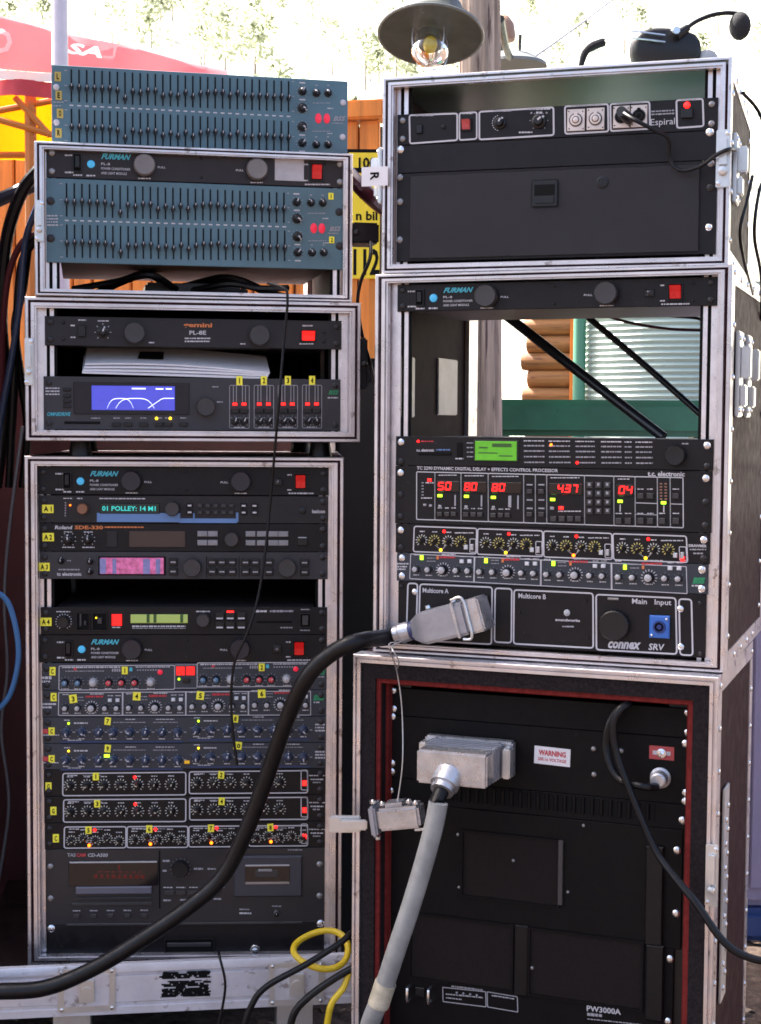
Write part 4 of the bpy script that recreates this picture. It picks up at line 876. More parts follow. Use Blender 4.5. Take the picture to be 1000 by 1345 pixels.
for px in (270.5, 313.5, 345): u.rect(px, 744.5, .8, 29, BLKP)
u.ears(); u.done()
u = Unit('L3', 'effects_processor', 'black effects unit tagged A4 with lime green screen and card slot', 'effects unit', LQ(796.5, 798.5, 834, 833.5), BLK, .30)
u.sticker(60.4, 816.4, 15, 11, 'A 4'); u.knob(83.6, 816, 8, 'big', PLAS); u.ticks(83.6, 816, 9, 11, 16, 1, WHT, -150, 150); u.smear(74, 802.5, 92, 1.6)
u.recess('slider_bay', 109, 816, 16, 22, BLKP, .001); u.box('slider_cap', 106, 814, 3, 16, KDG, .005); u.box('slider_cap', 112, 818, 3, 6, KDG, .005)
u.recess('slider_bay', 131, 816, 18, 22, BLKP, .001); u.box('slider_cap', 131, 815, 6, 8, KDG, .005); u.box('slider_cap', 126, 811, 2, 2, LEDY, .002)
u.box('level_display', 153, 814, 13, 15, ROCKL, .002); u.smear(147, 824, 159, 1.6)
u.box('screen', 208.5, 812.5, 75, 11.5, LCDY, .002)
for px in (194, 203, 238): u.box('screen_band', px, 812, 4, 11, LCDGD, .0023, .0001)
u.smear(173, 822.6, 243, 2.2, yb=822.6); u.smear(173, 825.2, 243, 1.2, GRY)
u.knob(266.4, 814, 8.8, 'big', KDG); u.smear(257, 803, 275, 1.8)
for i, px in enumerate((288, 302, 316.6)):
    for j, py in enumerate((809, 821)): u.button(px, py, 12, 9.5, PLAS); u.box('key_label', px, py + 3, 9, 2, WHT, .0045, .0002)
u.ledbar(302, 804.5, 9, 4, LEDR); u.smear(335, 803, 351, 3); u.smear(354, 803, 385, 3, GRY); u.box('card_slot', 360, 817, 46, 3, BLKP, .0012); u.smear(368, 824.5, 384, 1.8, GRY)
u.recess('switch_plate', 401, 815, 13, 17, BLKP, .0012); u.box('rocker_switch', 401, 815, 8, 13, KDG, .005); u.smear(395, 801, 407, 1.5, GRY); u.smear(394, 828, 408, 1.5, GRY); u.ears(); u.done()
# compressor with blue and red caps
u = Unit('L3', 'compressor', 'slate compressor tagged C with blue, white and red capped knobs', 'compressor', LQ(870, 871.5, 905.5, 907), CBLU, .26)
for h_, xs_, Y in ((0, (85.6, 102.4, 122.4, 142.6, 159.4, 176.4, 197.6), 895.5), (1, (266.4, 283.3, 302.7, 323.6, 340, 356, 376.4), 892.5)):
    for i, px in enumerate(xs_):
        c = (KBLU, KBLU, KMID, KRED, KRED, KRED, KMID)[i]; u.knob(px, Y, 5.9 if i in (2, 6) else 4.9, 'cap', PLAS if i not in (2, 6) else KMID, c, ang=random.uniform(-80, 80)); u.ticks(px, Y, 6.5, 8, 9, .7, GRY); u.smear(px - 5, Y + 8.6, px + 5, 1.4)
    o_ = xs_[0] - 8; u.frame(((o_, Y - 22), (o_ + 151, Y - 22), (o_ + 151, Y + 10), (o_, Y + 10)), 1.0, WHT, 2); u.smear(o_ + 4, Y - 20, o_ + 80, 1.8); u.smear(o_ + 8, Y - 15, o_ + 60, 1.2, GRY); u.smear(o_ + 100, Y - 20, o_ + 145, 1.4)
    u.rect(xs_[0] + 13, Y - 17.5, 4, 3, REDP); u.led(xs_[6] + 12, Y - 13, 3.6, LEDRB); u.rect(xs_[5] - 5, Y - 17, 4, 5, TEAL)
    for k in range(9): u.rect(xs_[5] + 4 + 3.4 * k, Y - 16, 2, 1.6, GRY)
    for k in range(4): u.rect(xs_[3] + 5 + 3 * k, Y - 16, 2, 4, GRY)
u.sticker(163.4, 880, 8, 10, '1'); u.sticker(343.4, 876.8, 8, 10, '2'); u.sticker(69, 880.5, 8, 11, 'C')
for px in (236.5, 249.5): u.ledbar(px, 881, 11, 11, ROCKL)
u.led(234.4, 892, 1.6, LEDG); u.button(244, 894, 9, 6); u.frame(((229, 873), (258, 873), (258, 904), (229, 904)), .9, GRY, 1)
u.smear(55, 889, 68, 4, WHT); u.smear(55, 894, 66, 3, WHT); u.text('BSS', 413, 884, 428, 7, GRNP, .3, .05); u.smear(412, 890, 426, 2, GRY); u.ears(); u.done()
# four channel compressor builder
def quad_comp(u, ch, sx_=1.0, knobm=KMID):
    # ch: list of (x0, y of knob row); width about 82
    for i, (x0_, Y, wch) in enumerate(ch):
        k = wch / 82.0
        for j, (dx, r_) in enumerate(((8, 4.3), (24, 4.3), (42, 6.0), (60, 4.3), (75, 4.3))):
            px = x0_ + dx * k; py = Y + j * .45 * (1 if wch > 84 else -.0); u.knob(px, py, r_ * k, 'cap', PLAS if j == 2 else KDG, knobm, ang=random.uniform(-90, 90)); u.smear(px - 4 * k, py + 7.6 * k, px + 4 * k, 1.5)
            u.ticks(px, py, (r_ + 1) * k, (r_ + (3.4 if j == 2 else 1.8)) * k, 13 if j == 2 else 7, 1.1 if j == 2 else .6, WHT if j == 2 else GRY)
        for dx in (66, 76): u.button(x0_ + dx * k, Y - 10 * k, 5 * k, 4.4 * k, M('white_key', (.6, .6, .62), .5)); u.smear(x0_ + (dx - 3) * k, Y - 16 * k, x0_ + (dx + 4) * k, 1.2)
        u.smear(x0_ + 34 * k, Y - 15 * k, x0_ + 57 * k, 3, REDP); u.smear(x0_ + 40 * k, Y - 18.5 * k, x0_ + 58 * k, 1.6); u.smear(x0_ + 4 * k, Y - 18 * k, x0_ + 12 * k, 1.4); u.smear(x0_ + 21 * k, Y - 14 * k, x0_ + 32 * k, 1.2, GRY); u.smear(x0_ + 21 * k, Y - 10 * k, x0_ + 32 * k, 1.2, GRY)
u = Unit('L3', 'compressor', 'slate four channel compressor with silver knobs and yellow tags 3 to 6', 'compressor', LQ(905.5, 907, 942, 941), CBLU, .26)
quad_comp(u, [(78, 929, 82), (161, 928.5, 82), (244, 927, 82), (326, 925.5, 82)])
u.frame(((77, 908.5), (408, 908.5), (408, 939.5), (77, 939.5)), 1.0, WHT, 1)
for px in (160.6, 243.4, 325.8): u.line(px, 908.5, px, 939.5, 1.8)
for px, py, t in ((96, 917, '3'), (179, 914, '4'), (262.5, 913.5, '5'), (343.4, 911.5, '6')): u.sticker(px, py, 10, 11, t, ang=random.uniform(-8, 8))
u.sticker(70.5, 914.5, 8, 11, 'C'); u.smear(55, 924, 75, 2.6); u.smear(55, 928.5, 68, 2.6); u.text('BSS', 411, 917, 427, 8, GRNP, .3, .08); u.smear(412, 923, 420, 2); u.ears(); u.done()
NAVY = M('navy_stripe', (.02, .04, .13), .5)
for (q, ky, ky2, tags, lbl) in ((LQ(942, 941, 977, 975), 961.5, 958.5, ((141, 947, '7'), (308.6, 943.8, '8')), 'slate compressor with dark blue knobs, tags 7 and 8, right under the silver knobs'), (LQ(977, 975, 1011.5, 1009), 998, 994, ((141, 983, '9'), (311.5, 979, '10')), 'slate compressor with dark blue knobs and lit green bar, tags 9 and 10')):
    u = Unit('L3', 'compressor', lbl, 'compressor', q, CBLU, .26); KB = M('knob_navy', (.022, .035, .075), .4)
    for Y, xs_ in ((ky, (87, 107, 129, 148.4, 170, 190.4, 212, 232.4)), (ky2, (257, 276, 297.6, 317, 338, 359, 378.6, 398.4))):
        for i, px in enumerate(xs_):
            u.knob(px, Y, 6.1, 'small', KB, ang=(-165, 140, 30, -120, -60, -10, 15, 150)[i] + random.uniform(-25, 25)); u.ticks(px, Y, 6.8, 8.0, 5, 1.0, GRY); u.smear(px - 4, Y + 9, px + 4, 1.6); u.rect(px + 10, Y, 3.5, 1.4, GRY)
        u.led(xs_[0] + 3, Y - 11.5, 1.5, LEDY if Y > 990 else LEDG); u.smear(xs_[0] + 10, Y - 12, xs_[0] + 28, 2); u.smear(xs_[0] - 3, Y - 16, xs_[0] + 5, 1.3); u.smear(xs_[3], Y - 13, xs_[5], 1.1, GRY); u.smear(xs_[4] - 6, Y - 17, xs_[4] + 8, 1.3); u.smear(xs_[5] + 10, Y - 13, xs_[7], 1.2, GRY); u.smear(xs_[6] - 8, Y - 17, xs_[7] - 4, 1.3)
        u.smear(xs_[0] + 2, Y + 11, xs_[1], 1.2); u.rect((xs_[0] + xs_[7]) / 2, Y + 13, 160, 1.8, NAVY)
    for px, py, t in tags: u.sticker(px, py, 8 if len(t) < 2 else 11, 10, t, ang=6)
    u.sticker(68, ky - 1, 8, 10, 'C'); u.box('tag', 60, ky - 1, 7, 6, KRED, .001, .0002); u.smear(57, ky + 4, 78, 1.6)
    if ky > 980: u.ledbar(140, 992.8, 7, 3.5, LEDG); u.ledbar(245, 1001, 7, 4, M('amber_lamp', (.35, .2, .02), .4, emit=.1, ecol=(1, .5, 0)))
    for k in range(3): u.smear(414, ky2 - 7 + 4 * k, 427, 2.4)
    u.ears(); u.done()
def gate(q, label, frames, kxs, tags, leds, side, stick, rk=5.4, orange=()):
    u = Unit('L3', 'noise_gate', label, 'noise gate', q, BLK, .24, group=None)
    for (x0_, y0_, x1_, y1_) in frames:
        u.frame(((x0_, y0_), (x1_, y0_ - (x1_ - x0_) * .012), (x1_, y1_ - (x1_ - x0_) * .012), (x0_, y1_)), 1.6, WHT, 3); u.smear(x0_ + 6, y0_ + 2.6, x0_ + 20, 1.6); u.smear(x0_ + 26, y0_ + 2.6, x0_ + 50, 1.2, GRY)
    for px, py in kxs:
        u.knob(px, py, rk, 'small', PLAS, M('knob_mark', (.5, .46, .36), .5), ang=random.uniform(-120, 120)); u.ticks(px, py, rk + .8, rk + 3.2, 11, 1.1, M('dial_print', (.52, .50, .45), .6)); u.smear(px - 4, py - 11.5, px + 4, 1.5)
    for px, py, t in tags: u.sticker(px, py, 8, 10, t, ang=random.uniform(-5, 5))
    for px, py in leds: u.led(px, py, 2.2, LEDR)
    for px, py in orange: u.led(px, py, 2.2, LEDO); u.line(px - 6, py - 9, px, py - 3, 1, GRY); u.line(px + 6, py - 9, px, py - 3, 1, GRY)
    u.sticker(*stick)
    if side: u.frame(((395.5, side - 17), (404, side - 17), (404, side + 9), (395.5, side + 9)), 1.2, WHT, 2); u.ledbar(399.8, side, 5, 6.5, LEDR); u.smear(406, side - 10, 428, 1.8); u.smear(408, side - 5, 425, 2); u.smear(411, side - 1, 421, 2, GRY)
    u.ears(); u.done(); return u
gate(LQ(1011.5, 1009, 1047, 1043), 'black noise gate, uppermost of three, its two channels tagged 1 and 2', ((82.6, 1016, 243.4, 1046), (248, 1013.5, 404, 1042.5)), [(92 + 22 * i, 1032 - .25 * i) for i in range(7)] + [(258 + 21.8 * i, 1028.5 - .25 * i) for i in range(6)],
     ((125.6, 1020, '1'), (290, 1017.5, '2')), ((176.4, 1021),), 1028, (64, 1033.6, 8, 11, 'G'))
gate(LQ(1047, 1043, 1082.5, 1077.5), 'black noise gate sandwiched between two gates, its channels tagged 3 and 4', ((83.6, 1051, 243.4, 1081), (248.5, 1048, 404, 1077)), [(92.5 + 22 * i, 1067 - .25 * i) for i in range(7)] + [(258 + 21.8 * i, 1063.5 - .25 * i) for i in range(6)],
     ((127.4, 1056, '3'), (290.6, 1052, '4')), ((177, 1056.5), (341, 1052)), 1063, (70.4, 1066, 8, 11, 'G'))
gate(LQ(1082.5, 1077.5, 1117, 1112), 'black four channel noise gate with yellow tags 5 to 8', ((84.5, 1087, 165, 1115), (166.5, 1086, 246, 1114), (247.5, 1085, 325, 1112.5), (326.5, 1084, 404, 1111)),
     [(x_ + 9 + 15.5 * j, y_ + (-2 if j in (1, 3) else 1)) for x_, y_ in ((85, 1104), (167, 1102.5), (248, 1101), (327, 1099.5)) for j in range(5)],
     ((116, 1091, '5'), (195.5, 1089, '6'), (276.5, 1087.5, '7'), (355, 1086, '8')), ((124, 1091), (203.6, 1089.5), (284, 1087.5), (362, 1085.5)), 1098, (73.6, 1102, 8, 11, 'C'), 4.2, ((117, 1111.3), (197, 1109), (277, 1107), (355.5, 1105)))
# --- cd and cassette deck
u = Unit('L3', 'media_deck', 'black compact disc and cassette deck near the bottom of the tall rack', 'deck', LQ(1117.5, 1112.5, 1220, 1208), M('deck_black', (.013, .013, .017), .4, 0, .1, 30), .30)
u.text('TAS', 88, 1124, 99, 4.6, GRY, 0, .03); u.text('CAM', 100, 1124, 112, 4.6, KRED, 0, .03); u.text('CD-A500', 115, 1124, 141, 4.6, WHT, .1, .02)
u.box('display_window', 148.5, 1148, 117, 33, WIN, .002); u.rect(148, 1148, .1, .1); u.box('window_trim', 148.5, 1133, 114, 2, KMID, .003, .0003)
for q_ in range(9): u.box('readout', 126 + 7.6 * q_, 1152, random.uniform(3, 6.5), 5, WINR, .0023, .0002)
u.box('readout', 156, 1140, 3, 6, WINR, .0023, .0002)
for q_ in range(7): u.box('readout', 132 + 8.5 * q_, 1146, random.uniform(4, 7), 1.6, WINR, .0023, .0002)
u.box('disc_tray', 149.5, 1170, 99, 9.5, M('tray_grey', (.10, .10, .13), .35), .006, .0015); u.box('tray_slot', 149.5, 1181, 99, 2.5, KDG, .003); u.box('tray_slot', 147, 1189, 106, 4, KDG, .002)
u.box('divider', 209, 1156, 2, 76, BLKP, .001)
u.knob(236.4, 1140.7, 11, 'big', PLAS); u.ticks(236.4, 1140.7, 12, 13.5, 15, .6, GRY, -170, 170)
for k in range(5): u.smear(214 + 17 * k, 1166 - .3 * k, 226 + 17 * k, 1.5); u.button(222 + 15 * k, 1173 - .5 * k, 13, 6, KDG, .003)
for k in range(4): u.smear(214 + 22 * k, 1183 - k, 224 + 22 * k, 2.4, GRY)
u.smear(213, 1131, 222, 3, GRY); u.smear(213, 1144, 219, 2.5, GRY); u.smear(254, 1141, 266, 3.2, GRY); u.smear(272, 1141, 284, 2.5, GRY)
for k in range(5): u.smear(96 + 22 * k, 1199 - .6 * k, 106 + 22 * k, 1.8, GRY); u.button(101 + 22 * k, 1206 - .6 * k, 8, 5, KDG, .003)
u.box('cassette_door', 352, 1149, 90, 54, M('door_slate', (.030, .032, .045), .4), .006, .0025); u.box('cassette_window', 351, 1146, 59, 25, WIN, .007, .0008); u.box('cassette_shell', 350, 1145, 30, 9, KDG, .0075, .0005)
u.box('window_trim', 351, 1134.5, 58, 2, KMID, .0072, .0003); u.box('window_trim', 351, 1157, 58, 3, GSCREW, .0072, .0003); u.box('cassette_shell', 348, 1140.5, 18, 3, PLASG, .0078, .0003); u.smear(332, 1166, 371, 1.5, GRY)
u.smear(314, 1193, 327, 2, GRY); u.smear(314, 1198, 330, 2.4); u.smear(357, 1188, 369, 1.8, GRY); u.knob(363, 1196.5, 4, 'cap', GSCREW, BLKP, name='phone_jack'); u.smear(378, 1115.5, 397, 1.8, GRY)
u.box('lower_lip', 243, 1213, 310, 3, KDG, .003); u.ears(GSCREW, (.22, .64)); u.done()
# --- drawer at the bottom
u = Unit('L3', 'drawer_module', 'plain black rack drawer just above the pale wheeled tray', 'drawer', LQ(1220.5, 1208.5, 1270, 1258), BLK, .30)
u.recess('handle_recess', 248, 1243, 62, 19, BLKP, .0022); u.box('handle', 248, 1240, 58, 5, KDG, .005)
u.knob(334.7, 1244.7, 6.5, 'cap', STEEL, STEEL, name='lock'); u.screw(67.5, 1223.5, 5, STEEL); u.screw(421.5, 1209, 5, STEEL); u.done()
# ------------------------------------------------------------------ top right rack
u = Unit('R1', 'intercom_unit', 'black intercom panel with nickel audio sockets and a glowing red light', 'intercom', ((522, 148.5), (944, 129.6), (522, 189), (942, 173)), BLK, .20)
u.frame(((539, 149.5), (605, 147.5), (605, 183), (540, 187)), 2.2); u.frame(((608, 147), (631.5, 146), (631.5, 181.5), (608, 183)), 2.0); u.frame(((635, 145.5), (734, 140.5), (734, 177.5), (635, 182.5)), 2.2)
u.frame(((749, 139.5), (805, 137), (805, 173.5), (749, 176)), 2.2); u.frame(((808, 137), (858, 134.5), (858, 170.5), (808, 173)), 2.2); u.frame(((892, 133), (925, 131.5), (925, 168), (892, 170)), 2.2)
u.smear(548, 149.5, 572, 2.4); u.smear(612, 147.5, 626, 2.2); u.smear(654, 144.5, 678, 2.4); u.smear(702, 142.5, 730, 2.4); u.smear(757, 139, 796, 2.6, yb=137.5); u.smear(816, 136.5, 850, 2.6, yb=135)
u.recess('switch_plate', 617, 162.5, 13, 15, BLKP, .001); u.rocker(617, 162.5, 11, 13, M('rose_rocker', (.30, .05, .055), .4, emit=.03, ecol=(1, .1, .1), var=.3, vs=150))
u.box('toggle', 553, 168, 8, 12, PLAS, .004); u.led(586, 165, 3, PLAS, 'jack'); u.knob(663, 160.7, 8, 'small', PLAS, ang=30); u.ticks(663, 160.7, 10, 11, 9, 1.6, WHT, -160, -20); u.knob(714.6, 159, 9.5, 'small', PLAS, ang=50); u.ticks(714.6, 159, 11, 12.5, 6, 1, GRY)
for px in (705, 725): u.led(px, 148, 1.6, GRY)
u.smear(711, 147.5, 719, 3); u.smear(688, 173.5, 706, 2.2)
for px, py, plug in ((763.4, 158, 0), (788.8, 156.6, 0), (822, 154.5, 1), (844.5, 153.5, 0)):
    u.box('socket_plate', px, py, 23 if px < 800 else 21, 29, NICK, .0025, .0006); x, z = u.m(px, py); R_ = .0098
    k_ = link('socket', MB().lathe([(R_, -.0025), (R_, -.0042), (R_ * .86, -.0045)], 22, 0).lathe([(R_ * .85, -.0046), (R_ * .8, -.0047)], 22, 1).lathe([(R_ * .55, -.0047), (R_ * .5, -.0052)], 16, 0).lathe([(R_ * .42, -.0053), (R_ * .4, -.0054)], 16, 1).box(-.0025, .0025, -.0056, -.0046, R_ * .5, R_ * 1.15, 1).mesh('socket', [PLAS, NICK if px < 800 else BLKP]), u.e, (x, 0, z))
    for a in (-1, 1): u.screw(px + 9 * a, py + 11.5, 1.4); u.screw(px - 9 * a, py - 11.5, 1.4)
u.text('Espiral', 859, 163.5, 889.5, 11, WHT, 0, .0, 162); u.smear(860, 147.5, 889, 2.0, GRY, 146.3); u.smear(860, 151.5, 889, 2.0, GRY, 150.3)
u.led(905, 139.5, 4.2, LEDR); u.box('rocker_switch', 905, 151, 14, 12, PLAS, .005); u.smear(898, 132.5, 918, 1.8, GRY); u.ears(GSCREW); u.done()
u = Unit('R1', 'blank_panel', 'plain black blanking panel between the intercom and the lockable drawer', 'panel', ((522, 189.3), (942, 173.4), (522, 226), (941.8, 212.5)), BLK, .03, .0035)
u.screw(526.5, 194.5, 5.2, STEEL); u.screw(933, 176, 5.2, STEEL); u.done()
u = Unit('R1', 'drawer_module', 'large black rack drawer with recessed latch and round lock', 'drawer', ((521.5, 226.4), (941.8, 212.9), (520.5, 342), (940.6, 336)), BLK, .34)
u.box('drawer_front', 730, 280, 380, 111, DGREY, .004, .001)
x, z = u.m(723, 254.5); Wl, Hl = .0205, .0205
link('latch_recess', MB().box(-Wl, Wl, -.0075, -.0041, -Hl, Hl).mesh('latch_recess', PLAS, 0, .002), u.e, (x, 0, z)); link('latch_well', MB().box(-Wl * .75, Wl * .75, -.0082, -.0076, -Hl * .15, Hl * .62).mesh('latch_well', BLKP, 0), u.e, (x, 0, z)); link('latch_pull', MB().box(-Wl * .7, Wl * .7, -.0095, -.0077, -Hl * .72, -Hl * .2).mesh('latch_pull', PLAS, 0, .0006), u.e, (x, 0, z))  # latch well is a flat plate, its recess shade put into black colour
x, z = u.m(797.5, 240.5); link('lock', MB().lathe([(.009, -.004), (.0088, -.006), (.006, -.0066), (.0058, -.006)], 18).box(-.0008, .0008, -.0068, -.0060, -.004, .004).mesh('lock', PLAS), u.e, (x, 0, z))
for px, py, m_ in ((526, 223 + 8, GSCREW), (526, 263, GSCREW), (525.5, 313, GSCREW), (934, 217, GSCREW), (933, 249, DSCREW), (932, 301, STEEL)): u.screw(px, py, 4.6, m_)
u.done()
# ------------------------------------------------------------------ middle right rack
u = Unit('R2', 'reverb_processor', 'black reverb unit with bright green screen just under the open bay', 'reverb unit', ((520.5, 573.5), (938, 576), (519.4, 611), (936, 619)), BLK, .26)
u.led(552, 580, 1.8, LEDR); u.smear(556, 580, 573, 1.8, REDP); u.text('t.c. electronic', 549.6, 591.5, 574, 4, WHT, 0, .03); u.smear(577, 591, 596, 1.8, BLUB); u.box('card_slot', 575, 596, 46, 5, BLKP, .0015); u.box('card_slot', 609, 591, 8, 20, BLKP, .001); u.smear(603, 602.5, 614, 2)
u.smear(619, 582, 628, 1.6, GRY); u.smear(619, 588, 628, 1.6, GRY); u.smear(619, 594, 628, 1.6, GRY); u.smear(619, 600, 628, 1.6, GRY)
u.box('bezel', 658.5, 592.3, 61, 30, PLAS, .0015); u.box('screen', 658.5, 592.3, 56, 26, LCDG, .0025)
for (px, py, w, h_) in ((667, 585, 26, 5), (648, 595, 26, 1.5), (642, 588, 12, 2), (672, 599, 18, 1.5)): u.box('screen_line', px, py, w, h_, LCDGD, .0028, .0001)
for (xa, xb) in ((696, 723), (729, 757), (764, 789), (797, 823), (827, 836), (841, 862)):
    for k, py in enumerate((579, 585.5, 592.5, 600, 607.5)): u.smear(xa, py + (xa - 700) * .008, xb, 2.0 if k else 1.6, GRY if k else WHT)
u.led(732, 584, 1.8, LEDO); u.led(765.5, 608, 1.9, LEDR); u.knob(891, 598, 13, 'big', PLAS); u.smear(899, 582, 907, 1.8, GRY); u.ears(STEEL, (.2,), r=4.8); u.ears(DSCREW, (.86,)); u.done()
u = Unit('R2', 'delay_unit', 'black digital delay unit with red number readouts and white boxed sections', 'delay unit', ((519.4, 611.5), (936, 619.5), (519, 687), (934, 701)), BLK, .26)
u.text('TC 2290 DYNAMIC DIGITAL DELAY + EFFECTS CONTROL PROCESSOR', 550, 614.5, 741, 4.6, WHT, 0, .02, 618.6); u.text('t.c. electronic', 856, 622.6, 902, 6.5, WHT, 0, .03, 623.4)
VX = (549.6, 575, 611, 648, 695.5, 711, 726, 775.3, 813, 840, 868, 884, 900); ty = lambda x: 619.6 + (x - 549.6) * .024; by_ = lambda x: 682 + (x - 549.6) * .034
for a, b in zip(VX[:-1], VX[1:]): u.frame(((a, ty(a)), (b, ty(b)), (b, by_(b)), (a, by_(a))), 1.2, M('pale_print', (.5, .49, .5), .6), 1.5)
for a, b, t, xs_ in ((575, 611, '50', (579, 599)), (611, 648, '80', (615.6, 634)), (648, 695, '80', (653, 672)), (726, 775, '437', (740, 768)), (813, 840, '04', (819, 838))):
    yy = ty((a + b) / 2); u.box('readout', (a + b) / 2, yy + 18.5, b - a - 5, 15, WIN, .0013); u.seg(t, xs_[0], yy + 12.5, xs_[1], yy + 23); u.smear(a + 5, yy + 3.5, b - 6, 1.4)
for px, py in ((582, 651), (618.5, 652), (655, 653.5), (733.8, 656.5), (821, 659), (875.7, 661)): u.ledbar(px, py, 6, 3.4, LEDG)
u.ledbar(567.6, 630.4, 5, 3.5, LEDR); u.ledbar(744.8, 667.6, 6, 4, LEDR); u.smear(562, 634, 574, 1.6); u.smear(556, 654, 571, 1.8); u.smear(741, 672, 771, 1.6)
for k in range(5): u.rect(558, 634 + 4 * k, 3, 1.4, GRY)
for px, py in ((561, 663), (569, 664)): u.box('button', px, py, 4, 3, GRY, .002)
for a in (575, 611, 648):
    yy = ty(a)
    for dx in (7, 17, 26): u.button(a + dx, yy + 55, 7, 6, KDG); u.smear(a + dx - 3, yy + 47, a + dx + 3, 1.4)
    u.rect(a + 28, yy + 37, 2, 15, GRY); u.button(a + 7, yy + 45, 4, 4, GRY, .002)
u.rect(688, 660, 2, 18, GRY); u.rect(678, 659, 2, 16, GRY)
for a in (695.5, 711):
    for py in (637, 657, 668): u.rect(a + 8, py, 8, 1.8, GRY)
    for py in (646, 676): u.button(a + 8, py, 7, 6, KDG)
for px in (782, 793.5, 805):
    for py in (637.7, 649, 660.7, 672): u.button(px, py, 8, 8, KDG, .003); u.box('key_label', px, py - 1, 3, 3.5, GRY, .0034, .0001)
for px in (735, 746, 757, 767): u.button(px, 682, 8, 7, KDG)
u.button(733, 668, 5, 4, GRY, .002)
for px in (819, 831, 847, 859, 874, 891): u.button(px, 685, 8, 8, KDG); u.smear(px - 4, 675, px + 4, 1.4)
for px in (847, 859, 891): u.button(px, 652, 8, 7, KDG); u.smear(px - 4, 643, px + 4, 1.4)
u.line(840, 661, 868, 662, 1.0); u.line(884, 662.5, 900, 663, 1.0); u.line(840, 676, 868, 677, 1.0, GRY); u.rect(821, 668, 1.4, 9); u.rect(876, 669, 1.4, 9)
for k in range(6):
    for px in (872.5, 878.5): u.rect(px, 636 + 4 * k, 3.2, 1.8, M('dim_meter', (.25, .12, .08), .5))
u.ears(STEEL, (.12,), r=4.8); u.ears(DSCREW, (.5, .88)); u.done()
u = Unit('R2', 'noise_gate', 'black four channel noise gate above the slate compressor in right rack', 'noise gate', ((519, 687.4), (934, 701.4), (520.5, 726), (931, 741)), BLK, .24)
DP = M('dial_print', (.52, .50, .45), .6); YP = M('dial_yellow', (.55, .46, .14), .6)
for i, (xa, xb, y0_) in enumerate(((545.6, 632, 691), (633.5, 720.5, 694.5), (722, 810.5, 698), (812, 904.5, 701.5))):
    k = (xb - xa) / 87; yb = y0_ + 34; sl_ = .036
    u.frame(((xa, y0_), (xb, y0_ + (xb - xa) * sl_), (xb, yb + (xb - xa) * sl_), (xa, yb)), 1.6, WHT, 3)
    for j, dx in enumerate((11, 28.5, 48, 65)):
        px = xa + dx * k; py = y0_ + 18.5 + dx * sl_; u.knob(px, py, 4.6, 'small', PLAS, YP, ang=random.uniform(-100, 100)); u.ticks(px, py, 5.4, 8.2, 11, 1.2, YP if j % 2 else DP); u.smear(px - 3, py - 12, px + 4, 1.6)
    u.led(xa + 42 * k, y0_ + 7, 2.2, LEDR); u.led(xa + 38 * k, yb - 3.5 + 1.4, 2.2, LEDO if i == 2 else LEDY); u.line(xa + 30 * k, yb - 9, xa + 36 * k, yb - 4, 1, GRY); u.line(xa + 46 * k, yb - 9, xa + 40 * k, yb - 3, 1, GRY)
    u.button(xa + 73 * k, y0_ + 28, 5, 6, M('white_key', (.6, .6, .62), .5)); u.box('toggle', xa + 81.5 * k, y0_ + 28, 4, 8, KMID, .005); u.frame(((xa + 78 * k, y0_ + 17), (xa + 86 * k, y0_ + 17.3), (xa + 86 * k, y0_ + 35), (xa + 78 * k, y0_ + 34.7)), 1, WHT, 1.5)
    for dx in (60, 71, 79): u.smear(xa + (dx - 3) * k, y0_ + 9, xa + (dx + 4) * k, 1.5)
u.ledbar(898.5, 734, 5, 6, LEDR); u.text('DRAWMER', 907, 717, 929, 3.6, WHT, 0, .04, 717.5); u.smear(908, 722, 928, 2, GRY); u.smear(912, 727, 924, 2, GRY); u.ears(STEEL, (.22,), r=4.8); u.ears(DSCREW, (.82,)); u.done()
u = Unit('R2', 'compressor', 'slate four channel compressor with silver knobs above the multicore panel', 'compressor', ((520.5, 726.4), (931, 741.4), (522, 765), (929, 779)), CBLU, .26)
quad_comp(u, [(541, 748.6, 88), (629, 751.4, 88), (718, 754.2, 88), (810, 757.2, 92)])
u.frame(((540.4, 728), (904, 744), (904, 778), (540.4, 762)), 1.0, WHT, 1)
for px, t in ((628.8, 4), (718, 8), (809.7, 12)): u.line(px, 728 + t, px, 762 + t, 2.0)
for px, py in ((556, 733), (644.5, 737), (734.5, 740.5), (827, 745)): u.ledbar(px, py, 4, 6, LEDG)
for px, py in ((578, 733), (667, 737), (757, 741), (850, 745)): u.rect(px, py, 3, 4.5, ORNP)
u.smear(521, 741.5, 538, 2.2); u.smear(521, 745.5, 536, 2.2); u.smear(521, 749, 534, 2.2); u.text('BSS', 911, 761.5, 927, 8.5, GRNP, .3, .09); u.smear(910, 768, 922, 2); u.ears(STEEL, (.18, .82), r=4.8); u.done()
u = Unit('R2', 'connector_panel', 'black multicore connector panel with blue power inlet and round cover', 'connector panel', ((522, 765.4), (929, 779.4), (524, 843.5), (925.5, 862)), BLK, .12)
sl_ = .042
for (xa, xb, y0_, y1_) in ((536, 549.5, 768, 839), (553, 652.5, 769, 843.5), (656.5, 679, 773.5, 844.5), (682, 786, 775.5, 846.5), (790, 891, 780.5, 853), (895, 910.5, 785, 858)):
    u.frame(((xa, y0_), (xb, y0_ + (xb - xa) * sl_ * .8), (xb, y1_ + (xb - xa) * sl_), (xa, y1_)), 2.0, WHT, 4)
u.text('Multicore A', 557, 777, 593, 6.4, WHT, 0, .02, 778); u.text('Multicore B', 688, 783, 724.5, 6.6, WHT, 0, .02, 784.2); u.text('Main   Input', 836, 789.5, 885.5, 9, WHT, 0, .015, 791)
